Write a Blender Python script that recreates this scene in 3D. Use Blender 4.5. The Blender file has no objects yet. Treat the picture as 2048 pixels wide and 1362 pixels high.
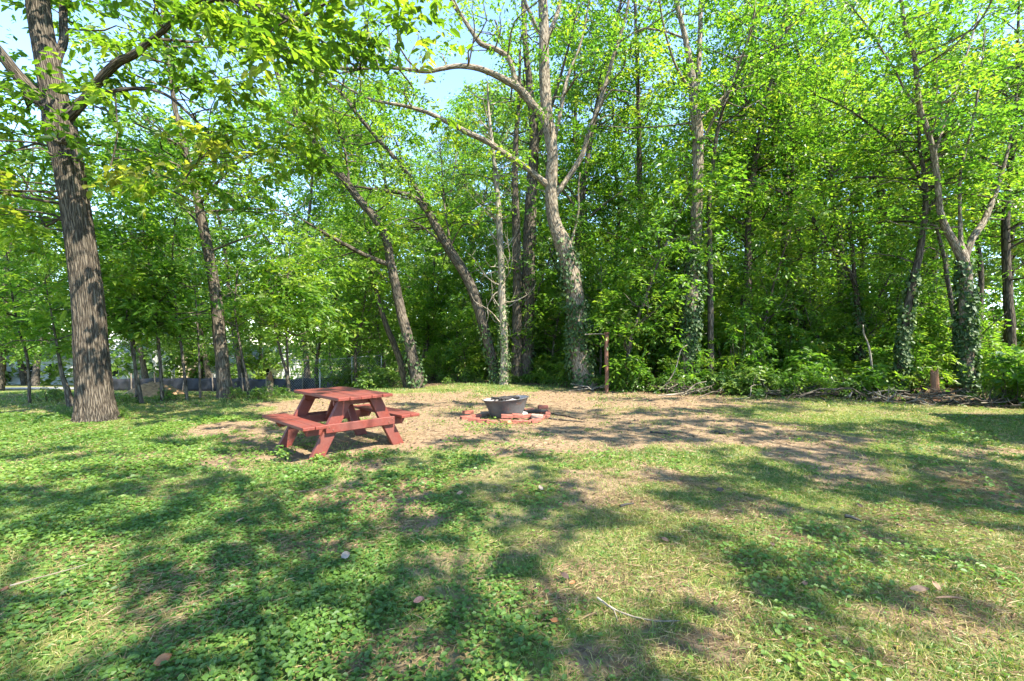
import bpy, math, random
import numpy as np
from mathutils import Vector

random.seed(7)
RNG = np.random.default_rng(11)
scene = bpy.context.scene
COL = scene.collection

# ------------------------------------------------------------------ camera
F, H, YH = 938.0, 1.45, 681.0          # photo focal length in px, eye height, horizon row
cam_data = bpy.data.cameras.new("camera")
cam = bpy.data.objects.new("camera", cam_data)
COL.objects.link(cam)
cam.location = (0, 0, H)
cam.rotation_euler = (math.radians(90), 0, 0)
cam_data.sensor_width = 36
cam_data.lens = 36 * F / 2048
cam_data.clip_start = 0.05
cam_data.clip_end = 3000
scene.camera = cam

# ------------------------------------------------------------------ world, sun
SUN_EL = math.radians(53)
SUN_H = np.array([0.80, -0.60]); SUN_H = SUN_H / np.linalg.norm(SUN_H)
TO_SUN = np.array([SUN_H[0] * math.cos(SUN_EL), SUN_H[1] * math.cos(SUN_EL), math.sin(SUN_EL)])
world = bpy.data.worlds.new("World")
scene.world = world
world.use_nodes = True
nt = world.node_tree
bg = nt.nodes["Background"]
sky = nt.nodes.new("ShaderNodeTexSky")
sky.sky_type = 'NISHITA'
sky.sun_disc = False
sky.sun_elevation = SUN_EL
sky.sun_rotation = math.atan2(SUN_H[0], SUN_H[1])
sky.air_density = 0.9
sky.dust_density = 0.0
sky.ozone_density = 3.0
nt.links.new(sky.outputs[0], bg.inputs[0])
bg.inputs[1].default_value = 0.145
sun_data = bpy.data.lights.new("sun", 'SUN')
sun_data.energy = 4.2
sun_data.angle = math.radians(0.55)
sun_data.color = (1.0, 0.93, 0.80)
sun = bpy.data.objects.new("sun", sun_data)
COL.objects.link(sun)
sun.rotation_euler = Vector(TO_SUN).to_track_quat('Z', 'Y').to_euler()
sun.location = (20, -12, 30)

vs = scene.view_settings
vs.view_transform = 'Standard'
vs.look = 'None'
vs.exposure = 2.32
vs.gamma = 1
vs.use_curve_mapping = False
cy = scene.cycles
cy.use_denoising = True
cy.max_bounces = 14
cy.diffuse_bounces = 12
cy.glossy_bounces = 2
cy.transmission_bounces = 12
cy.transparent_max_bounces = 4
cy.use_adaptive_sampling = True
cy.adaptive_threshold = 0.015
cy.sample_clamp_indirect = 12
cy.caustics_reflective = False
cy.caustics_refractive = False

# ------------------------------------------------------------------ helpers
def sstep(x, a, b):
    t = np.clip((np.asarray(x, float) - a) / (b - a), 0, 1)
    return t * t * (3 - 2 * t)

_nz = [(RNG.uniform(-1, 1, 2), RNG.uniform(0, 6.28)) for _ in range(24)]
def wob(x, y, f=1.0, n=8, off=0):
    """cheap smooth noise, roughly -1..1"""
    r = 0
    for k in range(n):
        d, p = _nz[(k + off) % 24]
        r = r + np.sin((x * d[0] + y * d[1]) * f * (1.6 + 0.5 * k) + p)
    return r / (n ** 0.5) / 0.9

def gz(x, y):
    x = np.asarray(x, float); y = np.asarray(y, float)
    w = sstep(-x - 0.22 * y, -2.0, 3.5)
    drop = 0.085 * np.maximum(y - 11.5, 0) * sstep(y, 11.0, 16.0)
    drop = np.minimum(drop, 4.2 + 0.004 * y)
    z = -w * drop
    z = z + 0.022 * wob(x, y, 0.5) * sstep(np.hypot(x, y), 1.0, 4.0)
    return z

def P(px, py, d):
    return np.array([(px - 1024) / F * d, d, H + (YH - py) / F * d])

def G(px, py):
    d = H * F / (py - YH)
    x = (px - 1024) / F * d
    for _ in range(12):
        d = (H - float(gz(x, d))) * F / (py - YH) * 0.6 + d * 0.4
        x = (px - 1024) / F * d
    return np.array([x, d, float(gz(x, d))])

def make_mesh(name, V, F3=None, F4=None, attrs=None, smooth=False):
    me = bpy.data.meshes.new(name)
    V = np.ascontiguousarray(V, dtype=np.float32)
    loops, starts, totals = [], [], []
    s = 0
    if F3 is not None and len(F3):
        F3 = np.asarray(F3, np.int32)
        loops.append(F3.ravel()); starts.append(s + 3 * np.arange(len(F3))); totals.append(np.full(len(F3), 3)); s += F3.size
    if F4 is not None and len(F4):
        F4 = np.asarray(F4, np.int32)
        loops.append(F4.ravel()); starts.append(s + 4 * np.arange(len(F4))); totals.append(np.full(len(F4), 4)); s += F4.size
    loops = np.concatenate(loops).astype(np.int32)
    starts = np.concatenate(starts).astype(np.int32)
    totals = np.concatenate(totals).astype(np.int32)
    me.vertices.add(len(V)); me.vertices.foreach_set("co", V.ravel())
    me.loops.add(len(loops)); me.loops.foreach_set("vertex_index", loops)
    me.polygons.add(len(starts)); me.polygons.foreach_set("loop_start", starts)
    try:
        me.polygons.foreach_set("loop_total", totals)
    except Exception:
        pass
    if attrs:
        for k, a in attrs.items():
            a = np.asarray(a, np.float32)
            if a.ndim == 1:
                at = me.attributes.new(k, 'FLOAT', 'POINT'); at.data.foreach_set("value", a)
            else:
                at = me.attributes.new(k, 'FLOAT_VECTOR', 'POINT'); at.data.foreach_set("vector", a.ravel())
    me.polygons.foreach_set("use_smooth", np.full(len(starts), smooth))
    me.update(calc_edges=True)
    return me

def tag(o, label=None, cat=None, group=None, kind=None):
    if label: o["label"] = label
    if cat: o["category"] = cat
    if group: o["group"] = group
    if kind: o["kind"] = kind
    return o

def obj(name, me, mat=None, parent=None, loc=None, rot=None):
    o = bpy.data.objects.new(name, me)
    COL.objects.link(o)
    if mat is not None and me is not None and len(me.materials) == 0:
        me.materials.append(mat)
    if parent is not None: o.parent = parent
    if loc is not None: o.location = tuple(float(v) for v in loc)
    if rot is not None: o.rotation_euler = rot
    return o

def empty(name, loc=(0, 0, 0), rz=0.0, label=None, cat=None, group=None):
    o = bpy.data.objects.new(name, None)
    o.empty_display_size = 0.2
    COL.objects.link(o)
    o.location = tuple(float(v) for v in loc); o.rotation_euler = (0, 0, rz)
    return tag(o, label, cat, group)

def copy_tree(o, parent=None):
    c = o.copy(); COL.objects.link(c); c.parent = parent
    for ch in list(o.children):
        copy_tree(ch, c)
    return c

def box(cx, cy_, cz, sx, sy, sz, bev=0.0):
    """box verts/quads with small chamfer on all edges when bev>0"""
    import bmesh
    bm = bmesh.new()
    bmesh.ops.create_cube(bm, size=1)
    for v in bm.verts:
        v.co = Vector((v.co.x * sx, v.co.y * sy, v.co.z * sz))
    if bev > 0:
        bmesh.ops.bevel(bm, geom=bm.edges[:], offset=bev, segments=1, affect='EDGES')
    for v in bm.verts:
        v.co += Vector((cx, cy_, cz))
    return bm

def bm_obj(name, bm, mat, parent=None, loc=None, rot=None, smooth=False):
    me = bpy.data.meshes.new(name)
    bm.to_mesh(me); bm.free()
    if smooth:
        for p in me.polygons: p.use_smooth = True
    return obj(name, me, mat, parent, loc, rot)

# --- tubes
def resample(pts, rad, step):
    pts = np.asarray(pts, float); rad = np.asarray(rad, float)
    n = len(pts)
    if n < 2: return pts, rad
    outp, outr = [], []
    ext = np.vstack([2 * pts[0] - pts[1], pts, 2 * pts[-1] - pts[-2]])
    for i in range(n - 1):
        p0, p1, p2, p3 = ext[i:i + 4]
        k = max(1, int(np.linalg.norm(p2 - p1) / step))
        for t in np.arange(k) / k:
            outp.append(0.5 * ((2 * p1) + (p2 - p0) * t + (2 * p0 - 5 * p1 + 4 * p2 - p3) * t * t + (3 * p1 - p0 - 3 * p2 + p3) * t ** 3))
            outr.append(rad[i] * (1 - t) + rad[i + 1] * t)
    outp.append(pts[-1]); outr.append(rad[-1])
    return np.array(outp), np.array(outr)

def tube(pts, rad, sides=8, rough=0.0, seed=0, ridge=0.0):
    pts = np.asarray(pts, float); rad = np.asarray(rad, float)
    n = len(pts)
    T = np.gradient(pts, axis=0)
    T /= np.linalg.norm(T, axis=1, keepdims=True) + 1e-9
    ref = np.array([1.0, 0, 0]) if abs(T[0][0]) < 0.8 else np.array([0, 1.0, 0])
    u = ref - T[0] * ref.dot(T[0]); u /= np.linalg.norm(u)
    U = np.zeros((n, 3)); U[0] = u
    for i in range(1, n):
        u = U[i - 1] - T[i] * U[i - 1].dot(T[i])
        U[i] = u / (np.linalg.norm(u) + 1e-9)
    W = np.cross(T, U)
    a = np.arange(sides) / sides * 2 * math.pi
    L = np.concatenate([[0], np.cumsum(np.linalg.norm(np.diff(pts, axis=0), axis=1))])
    ca, sa = np.cos(a), np.sin(a)
    R = rad[:, None] * np.ones((1, sides))
    if rough > 0:
        A = a[None, :]; LL = L[:, None]
        r = np.random.default_rng(seed)
        q = 0
        for k in range(1, 6):
            q = q + np.sin(A * k + LL * r.uniform(-1.2, 1.2) * k + r.uniform(0, 6.3)) * r.uniform(.4, 1) / k ** 0.7
        R = R * (1 + rough * q)
    if ridge > 0:
        A = a[None, :]; LL = L[:, None]
        ph = 17 * A + 2.2 * np.sin(1.3 * LL + 2 * A) + 1.6 * np.sin(3.1 * LL - 3 * A + 1) + 1.1 * np.sin(6.3 * LL + 5 * A)
        f1 = np.abs(np.sin(ph * .5)) ** .7
        ph2 = 29 * A - 2.0 * np.sin(2.1 * LL + 3 * A) + 1.5 * np.sin(5.7 * LL - 2 * A + 2)
        f2 = np.abs(np.sin(ph2 * .5)) ** .8
        nz_ = np.random.default_rng(seed).normal(size=R.shape) * .12
        R = R * (1 + ridge * (.9 * f1 + .5 * f2 + nz_ - .8)) * (1 + .30 * np.exp(-LL / .22) * (.4 + .6 * np.sin(5 * A + 1) * np.sin(2 * A)))
    V = pts[:, None, :] + R[:, :, None] * (U[:, None, :] * ca[None, :, None] + W[:, None, :] * sa[None, :, None])
    V = V.reshape(-1, 3)
    i = np.arange(n - 1)[:, None] * sides; j = np.arange(sides)[None, :]; j2 = (j + 1) % sides
    Q = np.stack([i + j, i + j2, i + sides + j2, i + sides + j], -1).reshape(-1, 4)
    bk = np.stack([ca[None, :] * rad[:, None] + 0 * L[:, None], sa[None, :] * rad[:, None], L[:, None] + 0 * ca[None, :]], -1).reshape(-1, 3)
    bk = bk + np.array([seed * 1.37, seed * 0.71, 0])
    # close the tip
    tip = pts[-1] + T[-1] * rad[-1] * 0.5
    V = np.vstack([V, tip]); bk = np.vstack([bk, bk[-1]])
    k = len(V) - 1; b = (n - 1) * sides
    F3 = np.stack([b + np.arange(sides), b + (np.arange(sides) + 1) % sides, np.full(sides, k)], -1)
    return V, Q, F3, bk

class Bag:
    def __init__(s): s.V, s.Q, s.T, s.B, s.n = [], [], [], [], 0
    def add(s, t):
        V, Q, T3, B = t
        s.V.append(V); s.Q.append(Q + s.n); s.T.append(T3 + s.n); s.B.append(B); s.n += len(V)
    def mesh(s, name):
        return make_mesh(name, np.vstack(s.V), np.vstack(s.T), np.vstack(s.Q), {"bark": np.vstack(s.B)}, smooth=True)

# --- leaves
def unit(a):
    return a / (np.linalg.norm(a, axis=-1, keepdims=True) + 1e-9)

def leaf_mesh(name, pos, d, nrm, L, W, tint, rounded=False, droop=0.12, fold=0.12):
    """one small folded leaf blade per row"""
    n = len(pos)
    d = unit(d); nrm = unit(nrm - d * np.sum(nrm * d, -1, keepdims=True)); s = np.cross(nrm, d)
    L = np.broadcast_to(np.asarray(L, float), (n,))[:, None]; W = np.broadcast_to(np.asarray(W, float), (n,))[:, None]
    if not rounded:
        v = np.stack([pos,
                      pos + d * L * .42 + s * W * .5 + nrm * W * fold,
                      pos + d * L - nrm * L * droop,
                      pos + d * L * .42 - s * W * .5 + nrm * W * fold], 1)
        k = 4 * np.arange(n)[:, None]
        F3 = np.concatenate([k + [0, 2, 1], k + [0, 3, 2]])
        return make_mesh(name, v.reshape(-1, 3), F3, None, {"tint": np.repeat(tint, 4)})
    v = np.stack([pos,
                  pos + d * L * .28 + s * W * .44 + nrm * W * fold,
                  pos + d * L * .68 + s * W * .40 + nrm * W * fold * .6 - nrm * L * droop * .3,
                  pos + d * L - nrm * L * droop,
                  pos + d * L * .68 - s * W * .40 + nrm * W * fold * .6 - nrm * L * droop * .3,
                  pos + d * L * .28 - s * W * .44 + nrm * W * fold], 1)
    k = 6 * np.arange(n)[:, None]
    F4 = np.concatenate([k + [0, 3, 2, 1], k + [0, 5, 4, 3]])
    return make_mesh(name, v.reshape(-1, 3), None, F4, {"tint": np.repeat(tint, 6)})

def spray_leaves(C, R, nper, rng, flat=.5, nt_=7, droop=.35, tint0=.5, tvar=.28, jitter=0.1):
    """leaves set along drooping twigs that radiate from clump centres"""
    C = np.asarray(C, float); k = len(C); R = np.broadcast_to(np.asarray(R, float), (k,))
    nl = max(2, nper // nt_)
    dirs = rng.normal(size=(k, nt_, 3)); dirs[..., 2] = dirs[..., 2] * flat + .12
    dirs = unit(dirs)
    ln = R[:, None] * rng.uniform(.55, 1.15, (k, nt_))
    t = (np.arange(nl) + .5) / nl * .85 + .2
    t = t[None, None, :] + rng.uniform(-.06, .06, (k, nt_, nl))
    pos = C[:, None, None, :] + dirs[:, :, None, :] * (ln[:, :, None] * t)[..., None]
    pos[..., 2] -= droop * ln[:, :, None] * t * t
    pos += rng.normal(size=pos.shape) * jitter * R[:, None, None, None] * .6
    perp = unit(np.cross(dirs, np.array([0, 0, 1.0])))
    side = np.where(np.arange(nl) % 2 == 0, 1.0, -1.0)[None, None, :, None] * np.ones((k, nt_, nl, 1))
    d = dirs[:, :, None, :] * rng.uniform(.2, .9, (k, nt_, nl, 1)) + perp[:, :, None, :] * side * rng.uniform(.5, 1, (k, nt_, nl, 1))
    d = d + rng.normal(size=d.shape) * .22
    d[..., 2] -= rng.uniform(0, .55, (k, nt_, nl))
    nr = rng.normal(size=d.shape) * .22 + rng.normal(size=(k, nt_, 1, 3)) * .34 + rng.normal(size=(k, 1, 1, 3)) * .2 + np.array([0, 0, 1.0])
    tt = tint0 + rng.normal(size=(k, 1, 1)) * tvar * .85 + rng.normal(size=(k, nt_, 1)) * tvar * .4 + rng.normal(size=(k, nt_, nl)) * tvar * .5
    return pos.reshape(-1, 3), d.reshape(-1, 3), nr.reshape(-1, 3), np.clip(tt.ravel(), 0, 1)

def crown_mesh(name, C, R, nper, L, W, rng, rounded=False, **kw):
    pos, d, nr, tt = spray_leaves(C, R, nper, rng, **kw)
    s = rng.uniform(.55, 1.35, len(pos))
    return leaf_mesh(name, pos, d, nr, L * s, W * s * rng.uniform(.8, 1.2, len(pos)), tt, rounded)

def connect(bag, paths, C, rng, r0=.03, seed=0, maxd=None):
    """thin branches from the nearest limb point to each clump centre"""
    S = np.vstack([p for p, _ in paths]); SR = np.concatenate([r for _, r in paths])
    for i, c in enumerate(C):
        pen = np.linalg.norm(S - c, axis=1) + 0.7 * np.maximum(S[:, 2] - c[2] + .1, 0)
        j = int(np.argmin(pen)); a = S[j]; dist = np.linalg.norm(c - a)
        if dist < .12 or (maxd and dist > maxd): continue
        m1 = a + (c - a) * .35 + rng.normal(size=3) * dist * .09 + np.array([0, 0, dist * .06])
        m2 = a + (c - a) * .7 + rng.normal(size=3) * dist * .08 + np.array([0, 0, dist * .05])
        ra = min(SR[j] * .6, r0 * (.5 + .35 * dist))
        p, r = resample([a, m1, m2, c], [ra, ra * .75, ra * .5, ra * .2], max(.15, dist / 7))
        bag.add(tube(p, r, 5, 0, seed + i))

# ------------------------------------------------------------------ materials
def new_mat(name):
    m = bpy.data.materials.new(name); m.use_nodes = True
    n = m.node_tree; bs = n.nodes["Principled BSDF"]
    return m, n, bs

def N(n, t, **kw):
    x = n.nodes.new(t)
    for k, v in kw.items(): setattr(x, k, v)
    return x

def ramp(n, fac, stops):
    r = N(n, "ShaderNodeValToRGB")
    e = r.color_ramp.elements
    while len(e) < len(stops): e.new(.5)
    for q, (p, c) in zip(e, stops):
        q.position = p; q.color = (*c, 1)
    n.links.new(fac, r.inputs[0])
    return r.outputs[0]

def noise(n, vec, scale, detail=4, rough=.55):
    x = N(n, "ShaderNodeTexNoise"); x.inputs["Scale"].default_value = scale
    x.inputs["Detail"].default_value = detail; x.inputs["Roughness"].default_value = rough
    if vec is not None: n.links.new(vec, x.inputs["Vector"])
    return x.outputs[0]

def bump(n, h, strength, dist, bs):
    b = N(n, "ShaderNodeBump"); b.inputs["Strength"].default_value = strength; b.inputs["Distance"].default_value = dist
    n.links.new(h, b.inputs["Height"]); n.links.new(b.outputs[0], bs.inputs["Normal"])
    return b

def leaf_material(name, stops, trans=.42, tcol=(1.05, 1.12, .5), rough=.42):
    m, n, bs = new_mat(name)
    at = N(n, "ShaderNodeAttribute", attribute_name="tint")
    oi = N(n, "ShaderNodeObjectInfo")
    mth = N(n, "ShaderNodeMath", operation='MULTIPLY_ADD')
    n.links.new(oi.outputs["Random"], mth.inputs[0]); mth.inputs[1].default_value = .22
    sub = N(n, "ShaderNodeMath", operation='SUBTRACT'); n.links.new(at.outputs["Fac"], sub.inputs[0]); sub.inputs[1].default_value = .11
    n.links.new(sub.outputs[0], mth.inputs[2])
    c = ramp(n, mth.outputs[0], stops)
    n.links.new(c, bs.inputs["Base Color"])
    bs.inputs["Roughness"].default_value = rough
    bs.inputs["Specular IOR Level"].default_value = .45
    tr = N(n, "ShaderNodeBsdfTranslucent")
    mul = N(n, "ShaderNodeMixRGB", blend_type='MULTIPLY'); mul.inputs[0].default_value = 1
    n.links.new(c, mul.inputs[1]); mul.inputs[2].default_value = (*tcol, 1)
    sc_ = N(n, "ShaderNodeMixRGB", blend_type='ADD'); sc_.inputs[0].default_value = 1
    n.links.new(mul.outputs[0], sc_.inputs[1]); n.links.new(mul.outputs[0], sc_.inputs[2])
    n.links.new(sc_.outputs[0], tr.inputs[0])
    mx = N(n, "ShaderNodeMixShader"); mx.inputs[0].default_value = trans
    n.links.new(bs.outputs[0], mx.inputs[1]); n.links.new(tr.outputs[0], mx.inputs[2])
    n.links.new(mx.outputs[0], n.nodes["Material Output"].inputs["Surface"])
    return m

M = {}
M['leaf'] = leaf_material("woodland_leaf", [(0, (.045, .110, .014)), (.45, (.085, .175, .020)), (.8, (.145, .215, .026)), (1, (.20, .235, .03))], trans=.55)
M['leaf_big'] = leaf_material("broad_leaf", [(0, (.048, .092, .010)), (.5, (.085, .145, .014)), (.9, (.13, .18, .018)), (1, (.16, .17, .03))], trans=.64)
M['leaf_bright'] = leaf_material("sapling_leaf", [(0, (.050, .120, .016)), (.5, (.095, .185, .022)), (1, (.17, .23, .03))], trans=.52)
M['leaf_far'] = leaf_material("far_leaf", [(0, (.06, .12, .022)), (.5, (.105, .18, .03)), (1, (.17, .23, .05))], trans=.5)
M['ivy'] = leaf_material("ivy_leaf", [(0, (.020, .055, .012)), (.6, (.045, .09, .02)), (1, (.11, .15, .05))], trans=.2, rough=.6)
M['shrub'] = leaf_material("shrub_leaf", [(0, (.040, .095, .016)), (.5, (.080, .155, .024)), (1, (.15, .21, .04))], trans=.35, rough=.35)
M['grass'] = leaf_material("grass_blade", [(0, (.055, .112, .020)), (.5, (.098, .170, .030)), (.8, (.165, .21, .048)), (1, (.32, .27, .11))], trans=.3, rough=.5)
M['clover'] = leaf_material("clover_leaf", [(0, (.055, .115, .020)), (.5, (.095, .180, .028)), (1, (.17, .235, .045))], trans=.35, rough=.5)
M['straw'] = leaf_material("straw_blade", [(0, (.16, .105, .055)), (.5, (.28, .20, .10)), (1, (.42, .32, .18))], trans=.12, tcol=(1, .9, .7), rough=.6)
M['litter'] = leaf_material("litter_flake", [(0, (.06, .035, .02)), (.5, (.15, .09, .05)), (1, (.30, .20, .12))], trans=.1, tcol=(1, .8, .5), rough=.7)

def bark_material(name, dark, mid, light, sc=9.0, zs=.16, bmp=.9, dist=.03):
    m, n, bs = new_mat(name)
    at = N(n, "ShaderNodeAttribute", attribute_name="bark")
    mp = N(n, "ShaderNodeMapping"); n.links.new(at.outputs["Vector"], mp.inputs[0])
    mp.inputs["Scale"].default_value = (sc, sc, sc * zs)
    nz = noise(n, mp.outputs[0], 1.6, 6, .62)
    vo = N(n, "ShaderNodeTexVoronoi", feature='DISTANCE_TO_EDGE'); vo.inputs["Scale"].default_value = 2.0
    mv = N(n, "ShaderNodeMixRGB"); mv.inputs[0].default_value = .35
    n.links.new(mp.outputs[0], mv.inputs[1])
    nn = N(n, "ShaderNodeTexNoise"); nn.inputs["Scale"].default_value = 1.1; nn.inputs["Detail"].default_value = 3
    n.links.new(mp.outputs[0], nn.inputs["Vector"]); n.links.new(nn.outputs["Color"], mv.inputs[2])
    n.links.new(mv.outputs[0], vo.inputs["Vector"])
    mr = N(n, "ShaderNodeMapRange"); mr.inputs[1].default_value = 0; mr.inputs[2].default_value = .22
    n.links.new(vo.outputs["Distance"], mr.inputs[0])
    hm = N(n, "ShaderNodeMath", operation='MULTIPLY_ADD'); n.links.new(mr.outputs[0], hm.inputs[0]); hm.inputs[1].default_value = .5; n.links.new(nz, hm.inputs[2])
    c = ramp(n, hm.outputs[0], [(.35, dark), (.68, mid), (1.0, light)])
    big = noise(n, at.outputs["Vector"], 1.3, 3)
    mo = N(n, "ShaderNodeMixRGB", blend_type='MULTIPLY'); mo.inputs[0].default_value = .55
    n.links.new(c, mo.inputs[1]); n.links.new(ramp(n, big, [(.3, (.6, .62, .55)), (.7, (1.25, 1.2, 1.1))]), mo.inputs[2])
    n.links.new(mo.outputs[0], bs.inputs["Base Color"])
    bs.inputs["Roughness"].default_value = .9
    bs.inputs["Specular IOR Level"].default_value = .15
    bump(n, hm.outputs[0], bmp, dist, bs)
    return m

M['bark_oak'] = bark_material("furrowed_bark", (.016, .013, .010), (.062, .050, .038), (.125, .104, .08), 26, .09, 1.0, .03)
M['bark'] = bark_material("brown_bark", (.022, .018, .014), (.068, .056, .044), (.135, .115, .09), 17, .18, .8, .02)
M['bark_pale'] = bark_material("pale_tan_bark", (.045, .036, .027), (.14, .112, .083), (.26, .22, .17), 16, .22, .8, .02)
M['bark_dead'] = bark_material("grey_dead_wood", (.08, .068, .052), (.20, .17, .13), (.32, .285, .23), 14, .2, .5, .01)
M['bark_dark'] = bark_material("dark_bark", (.018, .015, .011), (.05, .041, .03), (.10, .083, .06), 12, .2, .7, .02)

def simple(name, col, rough=.6, var=.25, scale=8, bmp=.15, dist=.005, metallic=0.0, stretch=(1, 1, 1)):
    m, n, bs = new_mat(name)
    tc = N(n, "ShaderNodeTexCoord"); mp = N(n, "ShaderNodeMapping"); mp.inputs["Scale"].default_value = stretch
    n.links.new(tc.outputs["Object"], mp.inputs[0])
    nz = noise(n, mp.outputs[0], scale, 6, .6)
    lo = tuple(max(0, c * (1 - var)) for c in col); hi = tuple(min(1, c * (1 + var)) for c in col)
    n.links.new(ramp(n, nz, [(.3, lo), (.7, hi)]), bs.inputs["Base Color"])
    bs.inputs["Roughness"].default_value = rough; bs.inputs["Metallic"].default_value = metallic
    if bmp: bump(n, nz, bmp, dist, bs)
    return m

def paint_material():
    m, n, bs = new_mat("worn_red_paint")
    tc = N(n, "ShaderNodeTexCoord"); mp = N(n, "ShaderNodeMapping"); mp.inputs["Scale"].default_value = (1.2, 22, 22)
    n.links.new(tc.outputs["Object"], mp.inputs[0])
    oi = N(n, "ShaderNodeObjectInfo")
    av = N(n, "ShaderNodeVectorMath", operation='ADD'); n.links.new(mp.outputs[0], av.inputs[0]); n.links.new(oi.outputs["Random"], av.inputs[1])
    grain = noise(n, av.outputs[0], 2.2, 6, .65)
    blot = noise(n, tc.outputs["Object"], 3.4, 5, .6)
    c1 = ramp(n, grain, [(.25, (.105, .016, .009)), (.55, (.165, .029, .016)), (.8, (.235, .055, .033))])
    wear = ramp(n, blot, [(.38, (0, 0, 0)), (.62, (1, 1, 1))])
    dirty = N(n, "ShaderNodeMixRGB", blend_type='MIX'); n.links.new(c1, dirty.inputs[1]); dirty.inputs[2].default_value = (.135, .045, .034, 1)
    sc_ = N(n, "ShaderNodeMath", operation='MULTIPLY'); n.links.new(wear, sc_.inputs[0]); sc_.inputs[1].default_value = .65
    n.links.new(sc_.outputs[0], dirty.inputs[0])
    chip = noise(n, av.outputs[0], 1.3, 8, .75)
    bare = N(n, "ShaderNodeMixRGB"); n.links.new(ramp(n, chip, [(.62, (0, 0, 0)), (.68, (.8, .8, .8))]), bare.inputs[0])
    n.links.new(dirty.outputs[0], bare.inputs[1]); bare.inputs[2].default_value = (.17, .10, .07, 1)
    n.links.new(bare.outputs[0], bs.inputs["Base Color"])
    bs.inputs["Roughness"].default_value = .6
    bump(n, grain, .35, .004, bs)
    return m
M['paint'] = paint_material()
M['bowl'] = simple("weathered_grey_steel", (.085, .083, .080), .6, .45, 5, .25, .006, .3)
def bowl_material():
    m, n, bs = new_mat("sooty_grey_steel"); tc = N(n, "ShaderNodeTexCoord"); co = tc.outputs["Object"]
    a = ramp(n, noise(n, co, 5, 6, .65), [(.3, (.045, .044, .043)), (.55, (.09, .088, .085)), (.8, (.15, .145, .135))])
    r = noise(n, co, 9, 8, .7)
    x = N(n, "ShaderNodeMixRGB"); n.links.new(ramp(n, r, [(.52, (0, 0, 0)), (.68, (1, 1, 1))]), x.inputs[0]); n.links.new(a, x.inputs[1]); x.inputs[2].default_value = (.14, .07, .04, 1)
    n.links.new(x.outputs[0], bs.inputs["Base Color"]); bs.inputs["Roughness"].default_value = .7; bs.inputs["Metallic"].default_value = .2
    bump(n, r, .4, .006, bs); return m
M['bowl'] = bowl_material()
M['bowl_in'] = simple("ash_coated_steel", (.30, .27, .25), .9, .35, 9, .3, .01)
M['char'] = simple("charred_wood", (.022, .019, .017), .85, .5, 20, .6, .01)
M['ash'] = simple("grey_ash", (.27, .245, .23), .95, .3, 14, .6, .02)
M['brick'] = simple("old_red_brick", (.24, .078, .050), .85, .45, 14, .5, .006)
M['brick_pale'] = simple("dusty_pale_brick", (.32, .21, .155), .9, .3, 14, .5, .006)
M['stone'] = simple("pale_grey_stone", (.36, .345, .32), .85, .25, 9, .4, .01)
M['rust'] = simple("rusty_brown_steel", (.145, .062, .036), .75, .4, 18, .3, .003)
M['cutwood'] = simple("orange_rotting_wood", (.21, .105, .052), .85, .45, 9, .7, .02, stretch=(4, 4, .7))
M['fabric'] = simple("black_silt_fabric", (.009, .010, .012), .75, .4, 5, .3, .02)
M['stake'] = simple("grey_timber_stake", (.19, .15, .11), .85, .3, 12)
M['siding'] = simple("white_siding", (.72, .72, .70), .6, .06, 3, 0)
M['siding_tan'] = simple("tan_siding", (.55, .44, .32), .7, .1, 3, 0)
M['shingle'] = simple("pale_grey_shingle", (.36, .37, .40), .85, .2, 30, .3, .01)
M['shingle_br'] = simple("brown_shingle", (.30, .19, .12), .85, .2, 30, .3, .01)
M['brickwall'] = simple("orange_brick_wall", (.46, .20, .12), .85, .2, 30, .2, .005)
M['glass'] = simple("dark_window_glass", (.02, .025, .03), .08, .1, 3, 0)
M['trim'] = simple("white_trim", (.78, .78, .76), .5, .05, 3, 0)
M['wood_trim'] = simple("dark_timber", (.12, .08, .05), .8, .3, 9, .3)
M['galv'] = simple("galvanised_steel", (.35, .36, .36), .5, .15, 9, 0, metallic=.6)
M['asphalt'] = simple("grey_road_asphalt", (.16, .16, .165), .9, .18, 30, .3, .004)
M['mulch'] = simple("orange_bark_mulch", (.34, .20, .10), .95, .4, 14, .8, .04)
M['rock'] = simple("pale_rubble", (.36, .32, .28), .9, .3, 6, .6, .03)
M['car'] = simple("white_car_paint", (.75, .76, .78), .3, .03, 3, 0)
M['tyre'] = simple("black_rubber", (.015, .015, .016), .8, .2, 9, 0)
M['fallen'] = simple("dry_tan_leaf", (.27, .165, .095), .7, .35, 18, .4, .004)
M['fallen_pale'] = simple("bleached_leaf", (.27, .215, .16), .7, .2, 18, .4, .004)
M['fallen_pink'] = simple("faded_pink_leaf", (.17, .09, .07), .7, .25, 18, .4, .004)
M['fallen_dark'] = simple("dark_brown_leaf", (.075, .045, .03), .7, .35, 18, .4, .004)
M['fallen_org'] = simple("orange_leaf", (.24, .10, .03), .6, .35, 18, .4, .004)

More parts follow.
